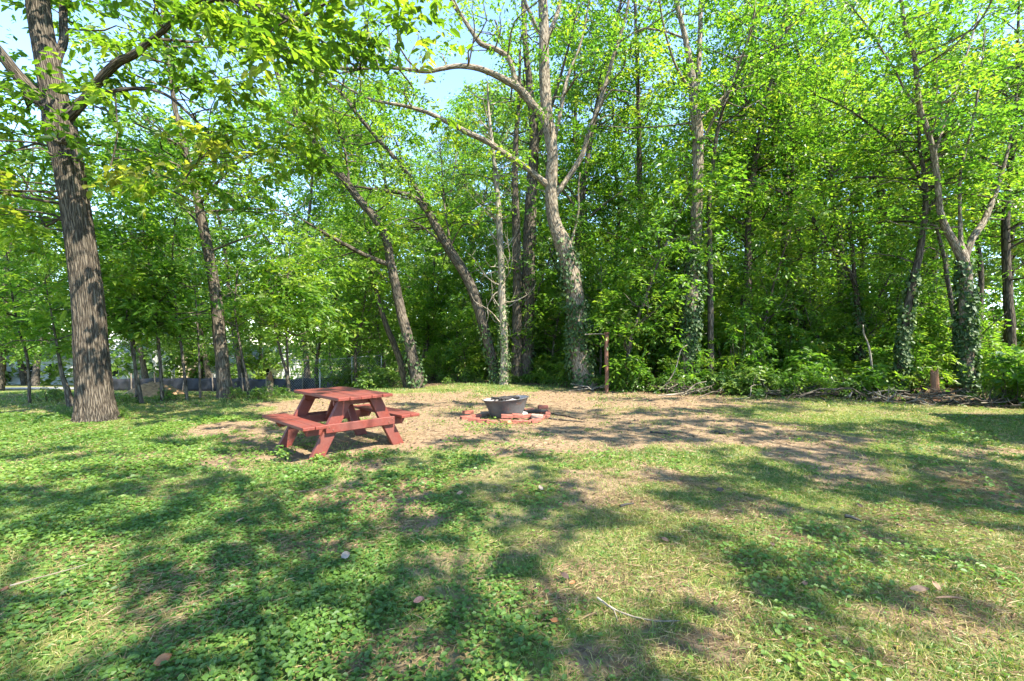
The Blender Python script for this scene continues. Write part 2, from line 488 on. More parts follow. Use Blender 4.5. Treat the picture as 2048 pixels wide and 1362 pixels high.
# ------------------------------------------------------------------ ground
DIRT_PX = [(400, 880), (480, 925), (600, 940), (700, 922), (900, 897), (1250, 900), (1300, 893), (1500, 905), (1690, 940), (1735, 960),
           (1745, 905), (1640, 862), (1480, 835), (1440, 815), (1600, 806), (1560, 797), (1300, 787), (1180, 776), (1000, 783), (800, 788), (640, 795), (520, 812), (500, 838), (380, 862)]
DIRT = np.array([G(*p)[:2] for p in DIRT_PX])
def poly_sd(x, y, poly):
    """signed distance, positive inside"""
    x = np.asarray(x, float); y = np.asarray(y, float)
    dmin = np.full(x.shape, 1e9); inside = np.zeros(x.shape, bool)
    n = len(poly)
    for i in range(n):
        a = poly[i]; b = poly[(i + 1) % n]; e = b - a
        t = np.clip(((x - a[0]) * e[0] + (y - a[1]) * e[1]) / e.dot(e), 0, 1)
        dmin = np.minimum(dmin, np.hypot(x - a[0] - t * e[0], y - a[1] - t * e[1]))
        c = ((a[1] > y) != (b[1] > y)) & (x < (b[0] - a[0]) * (y - a[1]) / (b[1] - a[1] + 1e-12) + a[0])
        inside ^= c
    return np.where(inside, dmin, -dmin)
def dirt_sunlit_mask(x, y):
    sd = poly_sd(x, y, DIRT) + .28 * wob(x, y, 2.2, 8, 3) + .12 * wob(x, y, 6, 8, 9)
    m = sstep(sd, -.25, .35)
    # worn thin spots in the lawn
    worn = sstep(wob(x, y, 1.1, 8, 13) + .35 * wob(x, y, 3.5, 8, 5), .95, 1.5)
    m = m * (1 - .55 * sstep(wob(x, y, 1.9, 8, 6) + .5 * wob(x, y, 5.5, 8, 14), .25, 1.0))
    return np.maximum(m, np.maximum(.4 * worn * (np.hypot(x, y) < 14) * sstep(x, -1.5, 1.0), sunlit_worn_mask(x, y)))  # bare soil, random wear, plus the painted sunlit tan patches
SUNLIT_WORN_PX = [(1210, 962, 150, 26, .75), (740, 1005, 130, 34, .55), (840, 1035, 90, 26, .6), (1230, 1012, 110, 22, .7), (1690, 945, 70, 26, .8), (1490, 1028, 110, 20, .6), (1330, 1310, 170, 60, .6), (1660, 1085, 120, 20, .55), (1560, 1190, 160, 50, .5),
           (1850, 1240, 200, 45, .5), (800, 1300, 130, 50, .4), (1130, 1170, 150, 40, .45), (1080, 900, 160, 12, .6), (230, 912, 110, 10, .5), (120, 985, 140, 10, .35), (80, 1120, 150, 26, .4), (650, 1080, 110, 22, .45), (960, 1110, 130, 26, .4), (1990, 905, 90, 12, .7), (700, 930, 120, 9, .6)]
def sunlit_worn_mask(x, y):  # sunlit lawn patches painted as tan soil, thinned like worn ground
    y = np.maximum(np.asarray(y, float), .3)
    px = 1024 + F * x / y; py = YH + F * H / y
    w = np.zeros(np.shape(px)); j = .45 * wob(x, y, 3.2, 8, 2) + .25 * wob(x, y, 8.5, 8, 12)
    for cx, cy_, rx, ry, s_ in SUNLIT_WORN_PX:
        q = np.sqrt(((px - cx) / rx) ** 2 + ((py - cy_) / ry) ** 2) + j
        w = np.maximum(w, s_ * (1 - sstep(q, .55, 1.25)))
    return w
EDGE_PX = [(700, 774), (850, 768), (1000, 768), (1100, 772), (1250, 786), (1400, 791), (1560, 796), (1700, 801), (1850, 808), (2048, 815)]
EDGE = np.array([[(px - 1024) / F * H * F / (py - YH), H * F / (py - YH)] for px, py in EDGE_PX])
def edge_y(x):
    return np.interp(x, EDGE[:, 0], EDGE[:, 1], left=EDGE[0, 1], right=EDGE[-1, 1])
def forest_mask(x, y):
    return sstep(y - edge_y(x), -.35, .5) * sstep(x + .25 * y, -.6, .8)

gxs = np.concatenate([-np.geomspace(14, 900, 34)[::-1], np.arange(-13.9, 13.95, .1), np.geomspace(14, 900, 34)])
gys = np.concatenate([-np.geomspace(.5, 900, 30)[::-1], np.arange(0, 17.05, .1), np.geomspace(17.2, 1200, 55)])
GX, GY = np.meshgrid(gxs, gys)
nx, ny = len(gxs), len(gys)
GV = np.stack([GX, GY, gz(GX, GY)], -1).reshape(-1, 3)
ii = (np.arange(ny - 1)[:, None] * nx + np.arange(nx - 1)[None, :]).ravel()
GQ = np.stack([ii, ii + 1, ii + nx + 1, ii + nx], -1)
gme = make_mesh("ground", GV, None, GQ, {"dirt": dirt_sunlit_mask(GV[:, 0], GV[:, 1]), "forest": forest_mask(GV[:, 0], GV[:, 1])}, smooth=True)

def ground_material():
    m, n, bs = new_mat("lawn_and_soil")
    tc = N(n, "ShaderNodeTexCoord"); co = tc.outputs["Object"]
    d = N(n, "ShaderNodeAttribute", attribute_name="dirt").outputs["Fac"]
    f = N(n, "ShaderNodeAttribute", attribute_name="forest").outputs["Fac"]
    n1 = noise(n, co, 1.1, 5); n2 = noise(n, co, 14, 6, .65); n3 = noise(n, co, 60, 5, .7)
    soil = ramp(n, n2, [(.25, (.10, .066, .038)), (.48, (.205, .143, .085)), (.8, (.32, .235, .145))])
    thatch = ramp(n, n2, [(.25, (.13, .10, .05)), (.5, (.24, .19, .10)), (.8, (.36, .29, .165))])
    green = ramp(n, n2, [(.25, (.075, .095, .022)), (.6, (.135, .155, .040)), (.85, (.20, .20, .07))])
    lawn = N(n, "ShaderNodeMixRGB"); n.links.new(ramp(n, n1, [(.33, (0, 0, 0)), (.53, (1, 1, 1))]), lawn.inputs[0])
    n.links.new(thatch, lawn.inputs[1]); n.links.new(green, lawn.inputs[2])
    a = N(n, "ShaderNodeMixRGB"); n.links.new(lawn.outputs[0], a.inputs[1]); n.links.new(soil, a.inputs[2])
    # break the soil edge with fine noise
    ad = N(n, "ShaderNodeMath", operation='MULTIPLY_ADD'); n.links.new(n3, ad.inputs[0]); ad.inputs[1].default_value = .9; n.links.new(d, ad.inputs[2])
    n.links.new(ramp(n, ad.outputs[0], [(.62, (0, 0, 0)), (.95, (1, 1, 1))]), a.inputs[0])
    litter = ramp(n, n2, [(.25, (.05, .033, .02)), (.5, (.11, .075, .046)), (.8, (.19, .14, .09))])
    b = N(n, "ShaderNodeMixRGB"); n.links.new(a.outputs[0], b.inputs[1]); n.links.new(litter, b.inputs[2]); n.links.new(f, b.inputs[0])
    n.links.new(b.outputs[0], bs.inputs["Base Color"])
    bs.inputs["Roughness"].default_value = .95; bs.inputs["Specular IOR Level"].default_value = .1
    hh = N(n, "ShaderNodeMath", operation='ADD'); n.links.new(n2, hh.inputs[0]); n.links.new(n3, hh.inputs[1])
    bump(n, hh.outputs[0], .7, .03, bs)
    return m
ground = tag(obj("ground", gme, ground_material()), "lawn with worn bare soil patch in a woodland clearing", "ground", kind="structure")

# road far down the slope on the left
def strip(path, wl, dz, n=60):
    path = np.array(path, float); t = np.linspace(0, len(path) - 1, n)
    c = np.stack([np.interp(t, np.arange(len(path)), path[:, k]) for k in (0, 1)], -1)
    g = np.gradient(c, axis=0); g /= np.linalg.norm(g, axis=1, keepdims=True); nn_ = np.stack([-g[:, 1], g[:, 0]], -1)
    V = []
    for s in np.linspace(-.5, .5, 7):
        q = c + nn_ * wl * s
        V.append(np.column_stack([q, gz(q[:, 0], q[:, 1]) + dz]))
    V = np.stack(V, 1).reshape(-1, 3)
    i = (np.arange(n - 1)[:, None] * 7 + np.arange(6)[None, :]).ravel()
    return make_mesh("strip", V, None, np.stack([i, i + 7, i + 8, i + 1], -1), smooth=True)
tag(obj("road", strip([(-120, 27), (-60, 27), (-34, 27), (-20, 28), (-8, 33), (4, 48), (8, 90)], 6.5, .03), M['asphalt']), "grey road passing below the lawn", "road", kind="structure")

# ------------------------------------------------------------------ trees
def px_path(pts, d, jit=0, rng=None, curve=0.0, dstart=0.0):
    out, rad = [], []
    n = len(pts)
    for i, p in enumerate(pts):
        dd = d + dstart + curve * (i / max(1, n - 1)) ** 1.2
        k_ = F / math.hypot(F, min(p[0], 2048) - 1024 if p[0] > 1024 else max(p[0], 0) - 1024)   # a round trunk off axis looks wider
        out.append(P(p[0], p[1], dd)); rad.append(max(.004, p[2] * .46 * dd / F * k_))
    return np.array(out), np.array(rad)

def ivy_on(path, rad, n, rng, lo=0, hi=1e9, L=.10):
    n = int(n * 3.4)
    S, R = resample(path, rad, .06)
    k = np.where((S[:, 2] > lo) & (S[:, 2] < hi))[0]
    if len(k) < 3: return None
    w = 1.15 - (S[k, 2] - S[k, 2].min()) / (np.ptp(S[k, 2]) + .1)
    j = rng.choice(k, n, p=w / w.sum())
    T = unit(np.gradient(S, axis=0))[j]
    a = rng.uniform(0, 2 * math.pi, n)
    # patchy: keep where slow noise is positive
    keep = (np.sin(a * 2 + S[j, 2] * 2.1 + n) + np.sin(a - S[j, 2] * 3.3) + rng.normal(size=n) * .8) > -.7
    j = j[keep]; T = T[keep]; a = a[keep]; n = len(j)
    u = unit(np.cross(T, np.array([0, 1.0, .01]))); v = np.cross(T, u)
    o = u * np.cos(a)[:, None] + v * np.sin(a)[:, None]
    pos = S[j] + o * (R[j] * rng.uniform(1.0, 1.15, n) + rng.uniform(0, .07, n))[:, None]
    d = -np.array([0, 0, 1.0]) + o * rng.uniform(.1, .9, (n, 1)) + rng.normal(size=(n, 3)) * .5
    nr = o + rng.normal(size=(n, 3)) * .45 + np.array([0, 0, .35])
    s = rng.uniform(.6, 1.3, n)
    return leaf_mesh("ivy", pos, d, nr, L * s, L * .85 * s, np.clip(rng.normal(.5, .28, n), 0, 1), True)

def tree(name, label, cat, d, path, limbs=(), bark='bark', leaf='leaf', nclump=60, R=.75, nper=84, L=.13, W=.07,
         seed=0, ivy=0, ivy_hi=4, tmin=.35, spread=1.1, sides=12, rough=.05, group=None, extra=None, tint0=.5, rounded=False, curves=None, nt_=7, flat=.5, crown_lo=2.2, step=.18, ridge=0.0, ws=1.0):
    rng = np.random.default_rng(1000 + seed)
    tp, tr = px_path(path, d); tr = tr * ws
    base = tp[0].copy(); base[2] = float(gz(base[0], base[1]))
    tp[0][2] = base[2] - .15
    root = empty(name, base, 0, label, cat, group)
    S, Rr = resample(tp, tr, step)
    S0 = S.copy(); S0[1:-1] += rng.normal(size=(len(S) - 2, 3)) * Rr[1:-1, None] * (.05 if step > .12 else 0)
    b = Bag(); b.add(tube(S0 - base, Rr, sides, rough, seed, ridge))
    allp = [(S, Rr)]
    obj("trunk", b.mesh("trunk"), M[bark], root)
    for i, lm in enumerate(limbs):
        cv = curves[i] if curves else rng.uniform(-1.2, 1.2) * .12 * d
        lp, lr = px_path(lm, d, curve=cv); lr = lr * (1 + ws) / 2
        # start on the trunk / parent limb
        A = np.vstack([q for q, _ in allp]); k = int(np.argmin(np.linalg.norm((A - lp[0])[:, [0, 2]], axis=1)))
        lp += (A[k] - lp[0]) * np.linspace(1, 0, len(lp))[:, None] ** 3
        LS, LR = resample(lp, lr, step)
        b = Bag(); b.add(tube(LS - base, LR, min(24, max(6, sides - 4)), rough, seed + 17 * i + 5))
        obj("limb", b.mesh("limb"), M[bark], root)
        allp.append((LS, LR))
    # crown clumps around the outer limbs
    C = []
    if nclump:
        for q, (S_, R_) in enumerate(allp):
            n_ = len(S_); lo = int(n_ * (tmin if q == 0 else .3))
            if n_ - lo < 2: continue
            L_ = np.linalg.norm(np.diff(S_[lo:], axis=0), axis=1).sum()
            C.append((L_, S_[lo:]))
        tot = sum(l for l, _ in C); out = []
        for l, S_ in C:
            k = max(1, int(nclump * l / tot))
            j = rng.integers(0, len(S_), k)
            off = rng.normal(size=(k, 3)) * spread * np.array([1, 1, .7]); off[:, 2] += .25
            out.append(S_[j] + off)
        C = np.vstack(out)
        C = C[C[:, 2] > crown_lo]
    else:
        C = np.zeros((0, 3))
    if extra is not None: C = np.vstack([C, extra])
    if len(C):
        cpx = 1024 + F * C[:, 0] / C[:, 1]; cpy = YH - F * (C[:, 2] - H) / C[:, 1]
        line = np.interp(cpy, [180, 300, 410, 520, 600, 800], [345, 372, 398, 420, 432, 450])
        C = C[~((np.abs(cpx - line) < 62) & (cpy > 400) & (C[:, 1] < 12.6) & (C[:, 1] > 10.5))]
        b = Bag(); connect(b, [(S_[int(len(S_) * .25):], R_[int(len(S_) * .25):]) for S_, R_ in allp], C - 0, rng, .022, seed * 100)
        for k in range(len(b.V)): b.V[k] = b.V[k] - base
        if b.V: tag(obj("fine_branches", b.mesh("fine_branches"), M[bark], root), kind="stuff")
        me = crown_mesh("crown", C - base, R * rng.uniform(.7, 1.25, len(C)), nper, L, W, rng, rounded, tint0=tint0, nt_=nt_, flat=flat)
        obj("crown", me, M[leaf], root)
    if ivy:
        me = ivy_on(tp - base, tr, ivy, rng, .1, ivy_hi)
        if me: obj("ivy", me, M['ivy'], root)
    return root

def px_clumps(n, x0, x1, y0, y1, d0, d1, seed, keep=None):
    r = np.random.default_rng(seed)
    x = r.uniform(x0, x1, n); y = r.uniform(y0, y1, n); d = r.uniform(d0, d1, n)
    if keep is not None:
        k = keep(x, y); x, y, d = x[k], y[k], d[k]
    return np.stack([(x - 1024) / F * d, d, H + (YH - y) / F * d], -1)

# --- the big furrowed tree on the left
ex = np.vstack([px_clumps(50, 160, 640, 0, 400, 6.8, 10, 1, lambda x, y: (y < 400 - .3 * abs(x - 380)) & ~((abs(x - 330) < 80) & (abs(y - 225) < 35))),
                px_clumps(20, -120, 110, 120, 480, 7.0, 9.8, 2),
                px_clumps(26, 430, 860, -60, 130, 6.0, 8.2, 3, lambda x, y: y < 150 - abs(x - 700) * .25),
                px_clumps(14, -200, 500, -400, 0, 7.5, 10, 4)])
tree("shade_tree", "thick leaning tree with furrowed grey bark and a knothole beside the lawn edge", "tree", 8.5,
     [(196, 850, 124), (194, 836, 100), (189, 790, 86), (182, 700, 77), (176, 600, 72), (160, 480, 70), (148, 400, 68), (135, 320, 70), (122, 260, 76), (108, 190, 66), (92, 110, 58), (80, 40, 56), (72, -40, 54), (60, -200, 46), (55, -420, 34), (60, -650, 18)],
     [[(118, 240, 46), (95, 215, 42), (62, 182, 38), (35, 150, 34), (0, 105, 30), (-60, 30, 26), (-130, -80, 18), (-180, -220, 10)],
      [(135, 245, 38), (165, 215, 30), (190, 185, 26), (215, 150, 24), (245, 122, 22), (270, 110, 20), (300, 85, 15), (330, 60, 14), (365, 25, 13), (400, 4, 13), (450, -2, 12), (500, 10, 12), (560, 30, 10), (590, 38, 8), (650, 8, 6), (700, -20, 5)],
      [(178, 203, 14), (205, 192, 12), (250, 182, 11), (300, 180, 9), (340, 195, 8), (375, 225, 7), (405, 255, 6), (425, 285, 5), (410, 310, 5), (385, 335, 4), (365, 370, 3)],
      [(112, 160, 28), (120, 115, 24), (130, 80, 22), (128, 40, 20), (128, 0, 20), (135, -80, 16), (160, -250, 9)],
      [(240, 185, 5), (238, 230, 4), (236, 270, 4), (225, 320, 4), (212, 350, 3)],
      [(560, 30, 7), (620, 60, 6), (680, 110, 5), (720, 140, 4)]],
     bark='bark_oak', leaf='leaf_big', nclump=22, R=.62, nper=78, L=.155, W=.08, seed=1, sides=120, rough=.03, ridge=.075, extra=ex, spread=.9, tmin=.55,
     curves=[-.8, -1.2, -.9, .8, -.3, -.6], rounded=True, nt_=6, crown_lo=3.0, step=.04, tint0=.42)

def knothole():
    t = next(o for o in bpy.data.objects if o.name == "shade_tree")
    c = P(120, 276, 8.5 - .22) - np.array(t.location)
    V = []; Q = []; seg = 20
    for i, (r, dy) in enumerate([(.105, .04), (.09, -.012), (.07, -.03), (.05, -.022), (.036, .02)]):
        for k in range(seg):
            a = 2 * math.pi * k / seg; V.append((r * math.cos(a) * 1.25, dy + .01 * math.sin(3 * a), r * math.sin(a)))
    for i in range(4):
        for k in range(seg): Q.append((i * seg + k, i * seg + (k + 1) % seg, (i + 1) * seg + (k + 1) % seg, (i + 1) * seg + k))
    V = np.array(V)
    kn = obj("knot", make_mesh("knot", V, None, np.array(Q), {"bark": V * .6}, smooth=True), M['bark_oak'], t, c)
    Vh = np.array([(.044 * math.cos(2 * math.pi * k / seg) * 1.25, .012, .04 * math.sin(2 * math.pi * k / seg)) for k in range(seg)] + [(0, .012, 0)])
    obj("hollow", make_mesh("hollow", Vh, np.array([(k, (k + 1) % seg, seg) for k in range(seg)])), M['char'], kn)
knothole()

# --- slim dark tree right of it
tree("slim_tree", "slim straight dark trunk between the thick furrowed tree and the picnic table", "tree", 11.8,
     [(450, 799, 46), (449, 780, 36), (444, 720, 30), (438, 660, 28), (432, 600, 27), (420, 520, 25), (408, 460, 24), (398, 410, 20), (388, 370, 18), (372, 300, 15), (355, 240, 13), (345, 180, 11), (330, 60, 9), (310, -80, 6)],
     [[(398, 410, 9), (430, 370, 7), (470, 330, 5), (520, 300, 3)], [(375, 310, 7), (330, 270, 5), (290, 250, 3)], [(410, 465, 7), (370, 420, 5), (320, 395, 3)]],
     bark='bark', leaf='leaf_bright', nclump=95, R=.8, nper=84, L=.15, W=.07, seed=2, spread=1.4, tmin=.42, crown_lo=4.6,
     extra=px_clumps(24, 250, 640, 300, 500, 12.4, 14, 21))

# --- leaning trees
tree("leaning_tree", "long trunk leaning far left over the clearing with a broken side limb", "tree", 15.2,
     [(836, 774, 46), (830, 740, 36), (820, 690, 31), (806, 640, 29), (793, 580, 27), (782, 530, 26), (775, 490, 25), (765, 460, 25), (745, 430, 24), (715, 395, 23), (690, 360, 22), (655, 315, 21), (625, 275, 20), (600, 240, 19), (580, 205, 18), (565, 180, 17), (552, 140, 14), (535, 100, 12), (505, 60, 9), (490, 20, 7), (470, -60, 5)],
     [[(775, 528, 13), (740, 515, 12), (700, 495, 11), (665, 475, 10), (635, 458, 7), (590, 430, 4)],
      [(620, 268, 8), (540, 230, 7), (490, 200, 6), (430, 150, 4), (380, 100, 3)],
      [(660, 318, 8), (610, 320, 6), (560, 310, 4), (520, 300, 3)],
      [(700, 372, 7), (690, 300, 6), (670, 240, 5), (660, 160, 3)]],
     bark='bark', nclump=125, R=.85, nper=84, L=.13, W=.055, seed=3, ws=0.76, spread=1.2, tmin=.5, tint0=.58, ivy=120, ivy_hi=1.8)
tree("leaning_tree", "thin dark trunk leaning left from the foot of the long leaning tree", "tree", 15.5,
     [(818, 772, 26), (800, 720, 20), (785, 680, 18), (770, 645, 16), (760, 610, 14), (748, 560, 11), (742, 520, 9), (735, 470, 6)], bark='bark_dark',
     nclump=16, seed=4, ws=0.75, spread=.7, tmin=.6, R=.6, nper=63)
tree("leaning_tree", "arching trunk leaning left from beside the pale dead tree", "tree", 15.6,
     [(994, 772, 36), (985, 720, 29), (972, 670, 30), (958, 620, 31), (945, 580, 30), (925, 540, 29), (905, 510, 28), (885, 475, 26), (868, 445, 25), (855, 420, 22), (835, 400, 18), (810, 388, 14), (775, 382, 11), (735, 376, 8), (690, 370, 4)],
     [[(870, 448, 16), (845, 395, 13), (810, 342, 12), (775, 300, 12), (745, 265, 11), (715, 230, 10), (690, 195, 9), (650, 160, 8), (600, 130, 6), (540, 100, 4)],
      [(905, 505, 7), (895, 450, 5), (888, 400, 4), (885, 350, 3), (880, 290, 2)],
      [(760, 283, 6), (720, 290, 5), (680, 280, 3)]],
     bark='bark', nclump=105, R=.8, nper=84, seed=5, ws=0.74, spread=1.25, tmin=.55, tint0=.55, ivy=160, ivy_hi=2.2)

# --- the centre ivy tree
tree("ivy_tree", "tall pale tree with spreading limbs and ivy round its lower trunk", "tree", 14.4,
     [(1176, 779, 86), (1170, 764, 60), (1160, 720, 49), (1156, 660, 46), (1150, 600, 44), (1142, 550, 42), (1132, 510, 40), (1122, 480, 38), (1112, 455, 32), (1105, 430, 29), (1102, 390, 28), (1103, 350, 27), (1105, 310, 26), (1100, 270, 27), (1094, 230, 27), (1090, 180, 26), (1088, 120, 24), (1088, 60, 24), (1086, 0, 22), (1084, -80, 18), (1080, -220, 12)],
     [[(1096, 262, 20), (1082, 230, 19), (1062, 208, 18), (1040, 180, 17), (1010, 160, 15), (980, 145, 13), (950, 135, 13), (915, 132, 12), (880, 138, 10), (850, 143, 8), (780, 135, 8), (710, 137, 6), (640, 130, 3)],
      [(1068, 215, 12), (1045, 190, 13), (1030, 165, 13), (1025, 140, 12), (1015, 115, 12), (990, 98, 11), (962, 88, 11), (945, 65, 10), (925, 35, 9), (905, 5, 9), (890, -50, 7)],
      [(1095, 378, 16), (1070, 355, 14), (1040, 330, 13), (1010, 310, 13), (975, 285, 12), (940, 268, 11), (905, 250, 11), (870, 232, 10), (840, 220, 9), (800, 210, 8), (760, 203, 7), (720, 190, 6), (670, 160, 4), (600, 130, 3)],
      [(1118, 405, 14), (1135, 375, 12), (1155, 340, 12), (1170, 310, 11), (1180, 270, 11), (1195, 225, 10), (1212, 170, 9), (1225, 120, 9), (1238, 80, 8), (1252, 30, 7), (1262, -30, 5)],
      [(1103, 300, 10), (1115, 250, 10), (1122, 215, 10), (1130, 175, 8), (1140, 140, 6), (1155, 105, 5), (1168, 60, 4), (1178, 0, 3)],
      [(1093, 75, 12), (1075, 55, 9), (1060, 25, 8), (1045, -10, 7), (1030, -60, 5)],
      [(1090, 85, 12), (1108, 45, 10), (1118, 15, 9), (1125, -30, 7)],
      [(1155, 505, 10), (1158, 460, 5), (1160, 420, 5), (1157, 380, 4), (1160, 345, 3)]],
     bark='bark_pale', nclump=84, R=.75, nper=77, L=.12, W=.06, seed=6, ws=0.93, spread=1.35, tmin=.75, ivy=950, ivy_hi=4.6, sides=20, rough=.06,
     curves=[-1.2, -.8, -1.5, .6, .8, -.4, .5, -.1], tint0=.55, step=.1)

# --- pale dead tree with bare curling twigs
def dead_tree():
    rng = np.random.default_rng(55); d = 15.2
    path = [(1006, 775, 22), (1008, 740, 18), (1008, 700, 17), (1007, 660, 17), (1004, 600, 16), (1003, 540, 15), (1000, 480, 14), (997, 430, 13), (995, 390, 12), (990, 340, 10), (985, 290, 8), (978, 230, 6), (975, 170, 4)]
    tp, tr = px_path(path, d); base = tp[0].copy(); base[2] = float(gz(base[0], base[1])); tp[0][2] = base[2] - .1
    root = empty("dead_tree", base, 0, "pale dead tree with bare curling twigs between the leaning and ivy trees", "tree")
    S, R_ = resample(tp, tr, .15)
    b = Bag(); b.add(tube(S - base, R_, 10, .05, 3)); obj("trunk", b.mesh("trunk"), M['bark_dead'], root)
    for i in range(52):
        j = rng.integers(int(len(S) * .2), len(S) - 1); s = 1 if rng.random() < .5 else -1
        ln = rng.uniform(.6, 1.9) * (1.15 - .5 * j / len(S))
        a = S[j]; dirv = np.array([s * rng.uniform(.5, 1), rng.uniform(-.7, .7), rng.uniform(.1, .8)]); dirv /= np.linalg.norm(dirv)
        pts = [a]; v = dirv.copy()
        for k in range(6):
            v = v + rng.normal(size=3) * .28 + np.array([0, 0, .10]); v /= np.linalg.norm(v)
            pts.append(pts[-1] + v * ln / 6)
        r0 = rng.uniform(.014, .028)
        p, r = resample(pts, np.linspace(r0, .006, 7), .09)
        b = Bag(); b.add(tube(p - base, r, 5, 0, i))
        for q in range(rng.integers(1, 4)):
            m = rng.integers(len(p) // 3, len(p) - 1); v2 = unit(rng.normal(size=3) + v + np.array([0, 0, .3])); l2 = rng.uniform(.2, .5)
            pp = [p[m], p[m] + v2 * l2 * .5, p[m] + (v2 + np.array([0, 0, .4])) * l2]
            pp, rr = resample(pp, [r[m] * .8, .004, .003], .1); b.add(tube(pp - base, rr, 4, 0, i + q))
        obj("twig", b.mesh("twig"), M['bark_dead'], root)
    me = ivy_on(tp - base, tr, 420, rng, .1, 4.2, .07)
    obj("ivy", me, M['ivy'], root)
dead_tree()

# --- trunks behind and to the right
tree("woodland_tree", "straight stout trunk standing behind the pale dead tree", "tree", 17,
     [(1050, 768, 42), (1052, 700, 36), (1055, 600, 34), (1058, 480, 32), (1063, 380, 28), (1068, 280, 24), (1060, 180, 18), (1050, 80, 14), (1045, -60, 10), (1040, -200, 6)],
     [[(1066, 300, 9), (1100, 220, 8), (1130, 120, 6), (1150, 40, 4)], [(1064, 200, 8), (1020, 130, 6), (990, 40, 4)]],
     bark='bark', nclump=36, seed=7, ws=0.88, spread=1.5, tmin=.55, R=.9, nper=84, ivy=220, ivy_hi=4)
tree("woodland_tree", "slender trunk close against the stout trunk behind the dead tree", "tree", 16.7,
     [(1032, 768, 24), (1035, 600, 20), (1033, 480, 18), (1030, 380, 15), (1032, 280, 12), (1038, 200, 8), (1040, 100, 5)],
     bark='bark', nclump=16, seed=8, spread=1.2, tmin=.55, R=.8)
tree("ivy_tree", "ivy covered trunk rising straight behind the rusty post, forked high up", "tree", 13.6,
     [(1370, 786, 52), (1374, 755, 40), (1380, 690, 36), (1383, 620, 34), (1387, 540, 32), (1392, 470, 30), (1394, 400, 28), (1396, 330, 27), (1394, 260, 26), (1388, 200, 24), (1382, 140, 18), (1374, 90, 14), (1362, 40, 12), (1352, 0, 11), (1340, -80, 8), (1330, -180, 5)],
     [[(1391, 215, 15), (1397, 150, 12), (1400, 80, 12), (1402, 0, 10), (1405, -80, 6)], [(1388, 190, 7), (1360, 150, 6), (1340, 100, 5), (1325, 40, 4), (1315, -30, 3)],
      [(1394, 300, 8), (1425, 240, 7), (1460, 170, 6), (1490, 100, 5), (1510, 20, 4)], [(1396, 250, 6), (1440, 200, 5), (1500, 150, 4)]],
     bark='bark_pale', nclump=70, seed=9, ws=0.9, spread=1.15, tmin=.5, R=.75, nper=84, ivy=1200, ivy_hi=4.8, sides=16, L=.12)
tree("woodland_tree", "thin reddish trunk just right of the forked ivy trunk", "tree", 13.9,
     [(1419, 775, 18), (1421, 700, 14), (1421, 640, 14), (1420, 520, 13), (1418, 420, 11), (1425, 330, 9), (1440, 240, 8), (1470, 150, 6), (1500, 70, 5), (1530, 0, 4)],
     bark='bark', nclump=36, seed=10, spread=1.0, tmin=.45, R=.7)
tree("woodland_tree", "thin dark trunk in the shade of the wood", "tree", 17.5,
     [(1503, 762, 19), (1502, 705, 16), (1499, 600, 15), (1497, 500, 13), (1495, 420, 12), (1494, 340, 9), (1490, 240, 6), (1488, 120, 4)],
     bark='bark_dark', nclump=40, seed=11, crown_lo=2.9, spread=1.3, tmin=.4, R=.85)
tree("woodland_tree", "stout dark straight trunk deep in the wood's shade", "tree", 17.5,
     [(1571, 765, 33), (1571, 705, 27), (1573, 600, 26), (1573, 500, 24), (1572, 420, 20), (1570, 340, 14), (1560, 240, 9), (1545, 120, 5)],
     [[(1572, 430, 9), (1540, 390, 6), (1500, 360, 3)]], bark='bark_dark', nclump=50, seed=12, crown_lo=2.9, spread=1.3, tmin=.5, R=.85)
tree("woodland_tree", "thin brown trunk curving up beside the stout dark trunk", "tree", 16.8,
     [(1612, 768, 16), (1608, 690, 14), (1604, 600, 13), (1600, 520, 13), (1593, 440, 12), (1586, 360, 11), (1580, 270, 10), (1578, 190, 8), (1572, 100, 6), (1575, 0, 4)],
     bark='bark', nclump=50, seed=13, crown_lo=2.9, spread=1.2, tmin=.42, R=.8, leaf='leaf')
tree("leaning_tree", "forked trunk with an ivied foot leaning left behind the bushes", "tree", 15,
     [(1722, 775, 26), (1720, 720, 22), (1718, 640, 18), (1710, 570, 16), (1690, 530, 14), (1650, 480, 12), (1620, 430, 10), (1570, 390, 7), (1530, 370, 4)],
     [[(1710, 572, 12), (1705, 500, 10), (1700, 440, 10), (1720, 400, 8), (1745, 350, 5)]], bark='bark_dark', nclump=44, seed=14, ws=0.8, crown_lo=3.2, spread=1.0, tmin=.5, ivy=300, ivy_hi=3, R=.75)
tree("woodland_tree", "dark shrouded trunk standing behind the orange stump", "tree", 12.6,
     [(1795, 796, 26), (1805, 720, 20), (1812, 640, 20), (1825, 570, 18), (1840, 500, 17), (1850, 430, 15), (1850, 360, 12), (1840, 300, 8), (1835, 220, 5)],
     bark='bark_dark', nclump=40, seed=15, crown_lo=3.8, spread=1.0, tmin=.45, ivy=500, ivy_hi=3.4, R=.75)
tree("woodland_tree", "straight dark trunk half hidden between shrouded and forked trunks", "tree", 16.5,
     [(1870, 775, 28), (1868, 690, 22), (1866, 600, 22), (1868, 500, 20), (1868, 420, 16), (1865, 300, 10), (1862, 180, 6)],
     bark='bark_dark', nclump=46, seed=16, crown_lo=2.9, spread=1.3, tmin=.5, R=.85)
